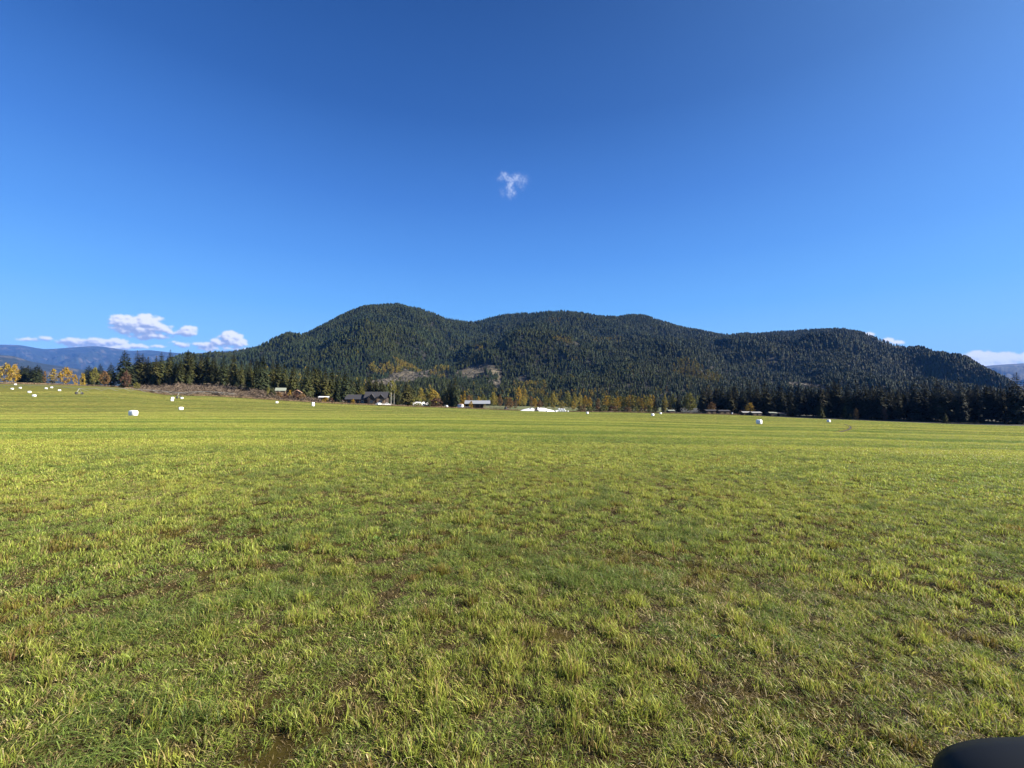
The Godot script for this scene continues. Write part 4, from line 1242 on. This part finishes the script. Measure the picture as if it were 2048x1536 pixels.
# ---------------------------------------------------------------- irrigation
func make_pivot() -> void:
	# a centre-pivot irrigator: a long pipe on wheeled towers
	var line := [[-30, 214], [157, 205], [357, 217], [470, 226]]
	var o := thing("pivot_irrigator", spot(157, 205), 0.0, "long pale irrigation pipe on wheeled A-frame towers across the left slope", "irrigator")
	var base := o.position
	for k in 3:
		var a := spot(line[k][0], line[k][1], 2.9) - base
		var b := spot(line[k + 1][0], line[k + 1][1], 2.9) - base
		var steps := 7 if k < 2 else 3
		var p := Shape.new()
		var tr := Shape.new()
		var last := a
		for q in range(1, steps + 1):
			var t := float(q) / steps
			var at := a.lerp(b, t) + Vector3(0, 0.9 * sin(PI * t), 0)
			p.tube(last, at, 0.08, 0.08, 6)
			var mid := (last + at) / 2 + Vector3(0, -1.1, 0)
			tr.tube(last, mid, 0.05, 0.05, 4)
			tr.tube(mid, at, 0.05, 0.05, 4)
			last = at
		part("pipe", p, M.steel, o)
		part("truss", tr, M.steel, o)
	for k in [1, 2]:
		var t := Shape.new()
		var at := spot(line[k][0], line[k][1]) - base
		for z in [-2.0, 2.0]:
			t.tube(at + Vector3(0.3 * z, 0.7, z), at + Vector3(0, 2.9, 0), 0.09, 0.09, 6)
		t.tube(at + Vector3(-0.6, 0.75, -2.0), at + Vector3(0.6, 0.75, 2.0), 0.1, 0.1, 6)
		part("tower", t, M.steel, o)
		for z in [-2.0, 2.0]:
			var w := Shape.new(); w.tube(at + Vector3(0.3 * z - 0.15, 0.62, z), at + Vector3(0.3 * z + 0.15, 0.62, z), 0.62, 0.62, 14)
			part("wheel", w, M.tyre, o)

# ---------------------------------------------------------------- brush and dry grass
func make_brush() -> void:
	var stick := Shape.new()
	stick.tube(Vector3(0, 0, -0.5), Vector3(0, 0.03, 0.5), 0.035, 0.02, 5)
	var where := []
	var tints := []
	var dry := []
	var dry_tints := []
	for k in 9000:
		var px := rng.randf_range(262.0, 640.0)
		var deep := rng.randf()
		var d := edge(px) + 3.0 + deep * lerpf(75.0, 14.0, clampf((px - 300.0) / 330.0, 0, 1))
		var heap := maxf(0.0, noise_c.get_noise_2d(px * 0.3, d * 0.35)) * 2.4
		if heap < 0.12 and rng.randf() < 0.6: continue
		var at := spot(px, d, rng.randf_range(0.05, 0.3 + heap * 1.4))
		var b := Basis(Vector3.UP, rng.randf_range(0, TAU)) * Basis(Vector3.RIGHT, rng.randfn() * 0.4)
		where.append(Transform3D(b.scaled_local(Vector3(4.0, 4.0, rng.randf_range(2.0, 7.0))), at))
		var g := rng.randf_range(0.3, 1.5)
		tints.append(Color(0.115 * g, 0.088 * g, 0.066 * g))
	scatter("brush_pile", "branches", stick.mesh(), M.far_tree, where, tints, "heaped grey-brown branches and slash on the bank left of the cabins", "brush")
	var tall := tuft(401, 40, 0.5, 0.75, 0.03, 0.3, 0.2, Color(0.140, 0.105, 0.063), Color(0.252, 0.196, 0.119))
	for k in 9000:
		var px := rng.randf_range(-40.0, 1480.0)
		var d := edge(px) + absf(rng.randfn()) * (7.0 if px > 640.0 else 16.0) - 0.5
		if px < 250.0: d += rng.randf_range(6.0, 60.0)
		if px > 1000.0 and rng.randf() < 0.5: continue
		var sc := rng.randf_range(0.7, 1.6)
		dry.append(Transform3D(Basis(Vector3.UP, rng.randf_range(0, TAU)).scaled(Vector3(sc * 1.6, sc, sc * 1.6)), spot(px, d)))
		var g := rng.randf_range(0.6, 1.1)
		dry_tints.append(Color(g, g * 0.93, g * 0.85) if rng.randf() < 0.75 else Color(g * 0.5, g * 0.42, g * 0.4))
	scatter("dry_grass", "tussocks", tall.mesh(), M.straw, dry, dry_tints, "strip of tan dry grass along the far edge of the field", "grass")

# ---------------------------------------------------------------- the mown field
func make_grass() -> void:
	for k in [[1640, 846.5], [1668, 846.5], [1688, 848.5], [1699, 852], [1702, 855.5], [1696, 860], [1672, 866], [1640, 871], [1600, 876]]:
		var r := ray(k[0], k[1])
		var t := 20.0
		while t < 230.0 and ground(r.x * t, -t) < EYE + r.y * t: t += 0.5
		track_points.append(Vector2(r.x * t, -t))
	var trail := PackedVector3Array()
	var trail_c := PackedColorArray()
	for k in track_points.size():
		var a: Vector2 = track_points[maxi(k - 1, 0)]
		var b: Vector2 = track_points[mini(k + 1, track_points.size() - 1)]
		var side := (b - a).normalized().orthogonal() * 0.13
		for s in [-1.0, 1.0]:
			var p: Vector2 = track_points[k] + side * s
			trail.append(Vector3(p.x, ground(p.x, p.y) + 0.02, p.y)); trail_c.append(Color.WHITE)
	solo("wheel_track", grid_mesh(trail, trail_c, 2, track_points.size()), M.soil, Vector3.ZERO, 0.0, "curved dark wheel rut pressed into the right of the field", "wheel track", "", "structure")

	var root := Color(0.2, 0.17, 0.06)
	var near := []
	for k in 6:
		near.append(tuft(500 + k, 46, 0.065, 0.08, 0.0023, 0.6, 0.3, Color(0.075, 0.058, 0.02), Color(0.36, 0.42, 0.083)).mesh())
	var wider := []
	var widest := []
	for k in 4:
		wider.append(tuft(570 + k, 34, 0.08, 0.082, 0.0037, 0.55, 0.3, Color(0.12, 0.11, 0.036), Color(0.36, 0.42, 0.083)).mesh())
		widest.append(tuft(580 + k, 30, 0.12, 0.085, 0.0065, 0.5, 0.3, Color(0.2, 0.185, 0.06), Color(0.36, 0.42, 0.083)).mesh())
	var long := []
	for k in 3:
		long.append(tuft(520 + k, 46, 0.09, 0.125, 0.0019, 0.9, 0.9, Color(0.16, 0.17, 0.05), Color(0.2, 0.26, 0.06)).mesh())
	var litter := tuft(540, 22, 0.2, 0.035, 0.0017, 1.9, 1.0, Color(0.4, 0.32, 0.16), Color(0.55, 0.46, 0.25)).mesh()
	var mid := []
	for k in 4:
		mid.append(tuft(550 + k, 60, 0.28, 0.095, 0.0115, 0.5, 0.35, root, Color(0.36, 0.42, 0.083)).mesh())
	var far := []
	for k in 3:
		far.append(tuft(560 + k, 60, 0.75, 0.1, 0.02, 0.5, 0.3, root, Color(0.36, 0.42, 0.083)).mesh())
	var nf := FastNoiseLite.new()
	nf.seed = 77; nf.frequency = 0.5; nf.fractal_octaves = 3
	var ng := FastNoiseLite.new()
	ng.seed = 78; ng.frequency = 0.045; ng.fractal_octaves = 4
	var rows := FastNoiseLite.new()
	rows.seed = 79; rows.frequency = 0.16; rows.fractal_octaves = 2
	var cell := FastNoiseLite.new()
	cell.noise_type = FastNoiseLite.TYPE_CELLULAR
	cell.seed = 80; cell.frequency = 5.6; cell.fractal_type = FastNoiseLite.FRACTAL_NONE
	cell.cellular_return_type = FastNoiseLite.RETURN_CELL_VALUE
	var rim: FastNoiseLite = cell.duplicate()
	rim.cellular_return_type = FastNoiseLite.RETURN_DISTANCE2_SUB
	var thatch := tuft(545, 60, 0.15, 0.03, 0.0015, 1.6, 0.8, Color(0.05, 0.036, 0.02), Color(0.12, 0.088, 0.045)).mesh()
	var bins := {}
	var put := func(key: String, t: Transform3D, c: Color) -> void:
		if not bins.has(key): bins[key] = [[], []]
		bins[key][0].append(t); bins[key][1].append(c)
	var zones := [[0.9, 5.0, 380.0, 0], [5.0, 13.0, 220.0, 0], [13.0, 26.0, 100.0, 0], [26.0, 45.0, 40.0, 1], [45.0, 80.0, 20.0, 1], [80.0, 150.0, 3.0, 2], [150.0, 330.0, 1.5, 2]]
	for zn in zones:
		var r0: float = zn[0]
		var r1: float = zn[1]
		var half := 0.98 if r1 < 20.0 else 0.9
		var n := int((r1 * r1 - r0 * r0) * half * zn[2])
		for k in n:
			var a := rng.randf_range(-half, half)
			var r := sqrt(lerpf(r0 * r0, r1 * r1, rng.randf()))
			var x := sin(a) * r
			var z := -cos(a) * r
			if -z > edge(px_of(x / -z)) - 0.5: continue
			var skip := false
			if r > 60.0 and x > 20.0:
				for q in track_points.size() - 1:
					if Geometry2D.get_closest_point_to_segment(Vector2(x, z), track_points[q], track_points[q + 1]).distance_to(Vector2(x, z)) < 0.7: skip = true
			if skip: continue
			var fine := nf.get_noise_2d(x, z)
			var broad := ng.get_noise_2d(x, z)
			# mown swaths run across the view
			var band := rows.get_noise_1d(z + x * 0.06 + broad * 2.0)
			var sway := clampf((r - 8.0) / 50.0, 0.15, 1.0)
			var clump := cell.get_noise_2d(x, z)
			var border := rim.get_noise_2d(x + fine * 0.1, z) + 1.0
			var tone := 0.5 + (fine * 0.3 + clump * 0.38) * (1.0 - sway * 0.8) + broad * 0.45 + band * 1.9 * sway + rows.get_noise_1d((z + x * 0.06) * 0.27 + 500.0) * 0.9 * sway
			tone = clampf(tone + rng.randf_range(-0.3, 0.3), 0.0, 1.0)
			var c := Color(0.5, 0.66, 0.54).lerp(Color(1.13, 1.09, 0.9), tone)
			var brown := nf.get_noise_2d(x * 0.8 + 300.0, z * 0.8)
			if brown + clump * 0.3 > 0.5 and rng.randf() < 0.7 * (1.0 - clampf(r / 28.0, 0.0, 1.0)): c = Color(0.95, 0.74, 0.66) * rng.randf_range(0.5, 0.9)
			c *= rng.randf_range(0.85, 1.15)
			var gap := nf.get_noise_2d(x * 1.7 - 200.0, z * 1.7)
			var h := rng.randf_range(0.65, 1.2) * (1.0 + fine * 0.3 + clump * 0.3)
			var b := Basis(Vector3.UP, rng.randf_range(0, TAU))
			var y := ground(x, z)
			if zn[3] == 0:
				if r < 14.0 and rng.randf() < 0.6: put.call("thatch", Transform3D(b, Vector3(x, y, z)), Color(1, 1, 1) * rng.randf_range(0.5, 1.1))
				if gap > 0.4 and rng.randf() < 0.45: continue
				var sparse := border < lerpf(0.2, 0.12, clampf((r - 8.0) / 8.0, 0.0, 1.0)) + clump * 0.05
				if sparse and rng.randf() < 0.72: continue
				h *= 0.42 if sparse else clampf(0.5 + border * 1.2, 0.55, 1.25) * (1.0 + 0.22 * clump)
				var lush := fine + nf.get_noise_2d(x * 0.5 + 77.0, z * 0.5)
				if x > 1.0 and r < 6.0: lush += 0.28 * clampf(x - 1.0, 0.0, 1.0)
				if lush > 0.5 and rng.randf() < 0.5:
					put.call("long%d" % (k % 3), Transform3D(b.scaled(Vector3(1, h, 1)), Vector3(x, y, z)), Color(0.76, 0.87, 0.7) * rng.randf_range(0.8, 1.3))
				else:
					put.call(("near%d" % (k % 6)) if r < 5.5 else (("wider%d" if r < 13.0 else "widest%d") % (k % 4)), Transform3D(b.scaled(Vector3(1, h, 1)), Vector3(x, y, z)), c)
				if rng.randf() < 0.03 or (x > 0.9 and r < 5.5 and rng.randf() < 0.16):
					put.call("litter", Transform3D(b, Vector3(x, y + rng.randf_range(0.02, 0.06), z)), Color(1, 1, 1) * rng.randf_range(0.5, 1.1))
				if rng.randf() < 0.0012:
					put.call("weed", Transform3D(b.scaled(Vector3(1, 1, 1) * rng.randf_range(0.35, 0.7)), Vector3(x, y + 0.02, z)), Color(1, 1, 1))
			else:
				if r < 45.0 and border < 0.13 and rng.randf() < 0.6: continue
				put.call("%s%d" % ["mid" if zn[3] == 1 else "far", k % (4 if zn[3] == 1 else 3)], Transform3D(b.scaled(Vector3(1, h, 1)), Vector3(x, y, z)), c)
	for key in bins:
		var kind: String = key.rstrip("0123456789")
		var i := int(key.right(1)) if not kind in ["litter", "weed", "thatch"] else 0
		var mesh: Mesh = litter if kind == "litter" else thatch if kind == "thatch" else (weed(9).mesh() if kind == "weed" else {"near": near, "wider": wider, "widest": widest, "long": long, "mid": mid, "far": far}[kind][i])
		if kind == "litter": scatter("grass_clippings", "clippings", mesh, M.straw, bins[key][0], bins[key][1], "pale dry clippings lying on the near grass", "clippings")
		elif kind == "thatch": scatter("thatch", "dead_blades", mesh, M.straw, bins[key][0], bins[key][1], "brown dead thatch between the near grass clumps", "thatch")
		elif kind == "weed": scatter("weeds", "rosettes", mesh, M.blade, bins[key][0], bins[key][1], "small broad-leaved weeds in the near grass", "weeds")
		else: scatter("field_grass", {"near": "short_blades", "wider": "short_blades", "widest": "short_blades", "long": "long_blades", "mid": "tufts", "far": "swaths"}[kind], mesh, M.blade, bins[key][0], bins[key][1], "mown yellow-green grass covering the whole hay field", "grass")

# ---------------------------------------------------------------- the car mirror at the lower right
func make_mirror() -> void:
	var o := thing("wing_mirror", Vector3(0.898, 1.026, -0.68), -0.25, "black car wing mirror cut off by the bottom right corner", "wing mirror")
	o.rotation.z = 0.12
	var black := paint(Color(0.004, 0.005, 0.006), 0.6)
	black.metallic_specular = 0.32
	var rim := func(scale: float, z: float, n: int) -> PackedVector3Array:
		var p := PackedVector3Array()
		for i in n + 1:
			var a := TAU * i / n
			var k := 0.5
			p.append(Vector3(signf(cos(a)) * pow(absf(cos(a)), k) * (0.235 - 0.105 * (1.0 - scale) * 0.0) * scale, signf(sin(a)) * pow(absf(sin(a)), k) * 0.105 * scale + 0.012 * cos(a), z))
		return p
	var pts := PackedVector3Array()
	var cols := PackedColorArray()
	var steps := [[0.3, -0.1], [0.62, -0.09], [0.85, -0.065], [0.95, -0.03], [0.99, 0.01], [1.0, 0.03], [0.995, 0.037], [0.98, 0.041], [0.96, 0.041], [0.945, 0.037], [0.935, 0.026], [0.93, 0.02]]
	for k in steps:
		pts.append_array(rim.call(k[0], k[1], 72))
	for k in pts.size(): cols.append(Color.WHITE)
	part("housing", grid_mesh(pts, cols, 73, steps.size()), black, o)
	var face := Shape.new()
	var ring: PackedVector3Array = rim.call(0.932, 0.022, 72)
	for k in 72:
		face.tri(Vector3(0, 0, 0.024), ring[k + 1], ring[k])
	part("glass", face, paint(Color(0.012, 0.014, 0.02), 0.2), o)
	var arm := Shape.new()
	arm.tube(Vector3(0.12, -0.05, -0.02), Vector3(0.42, -0.16, 0.1), 0.035, 0.045, 10)
	part("arm", arm, black, o)
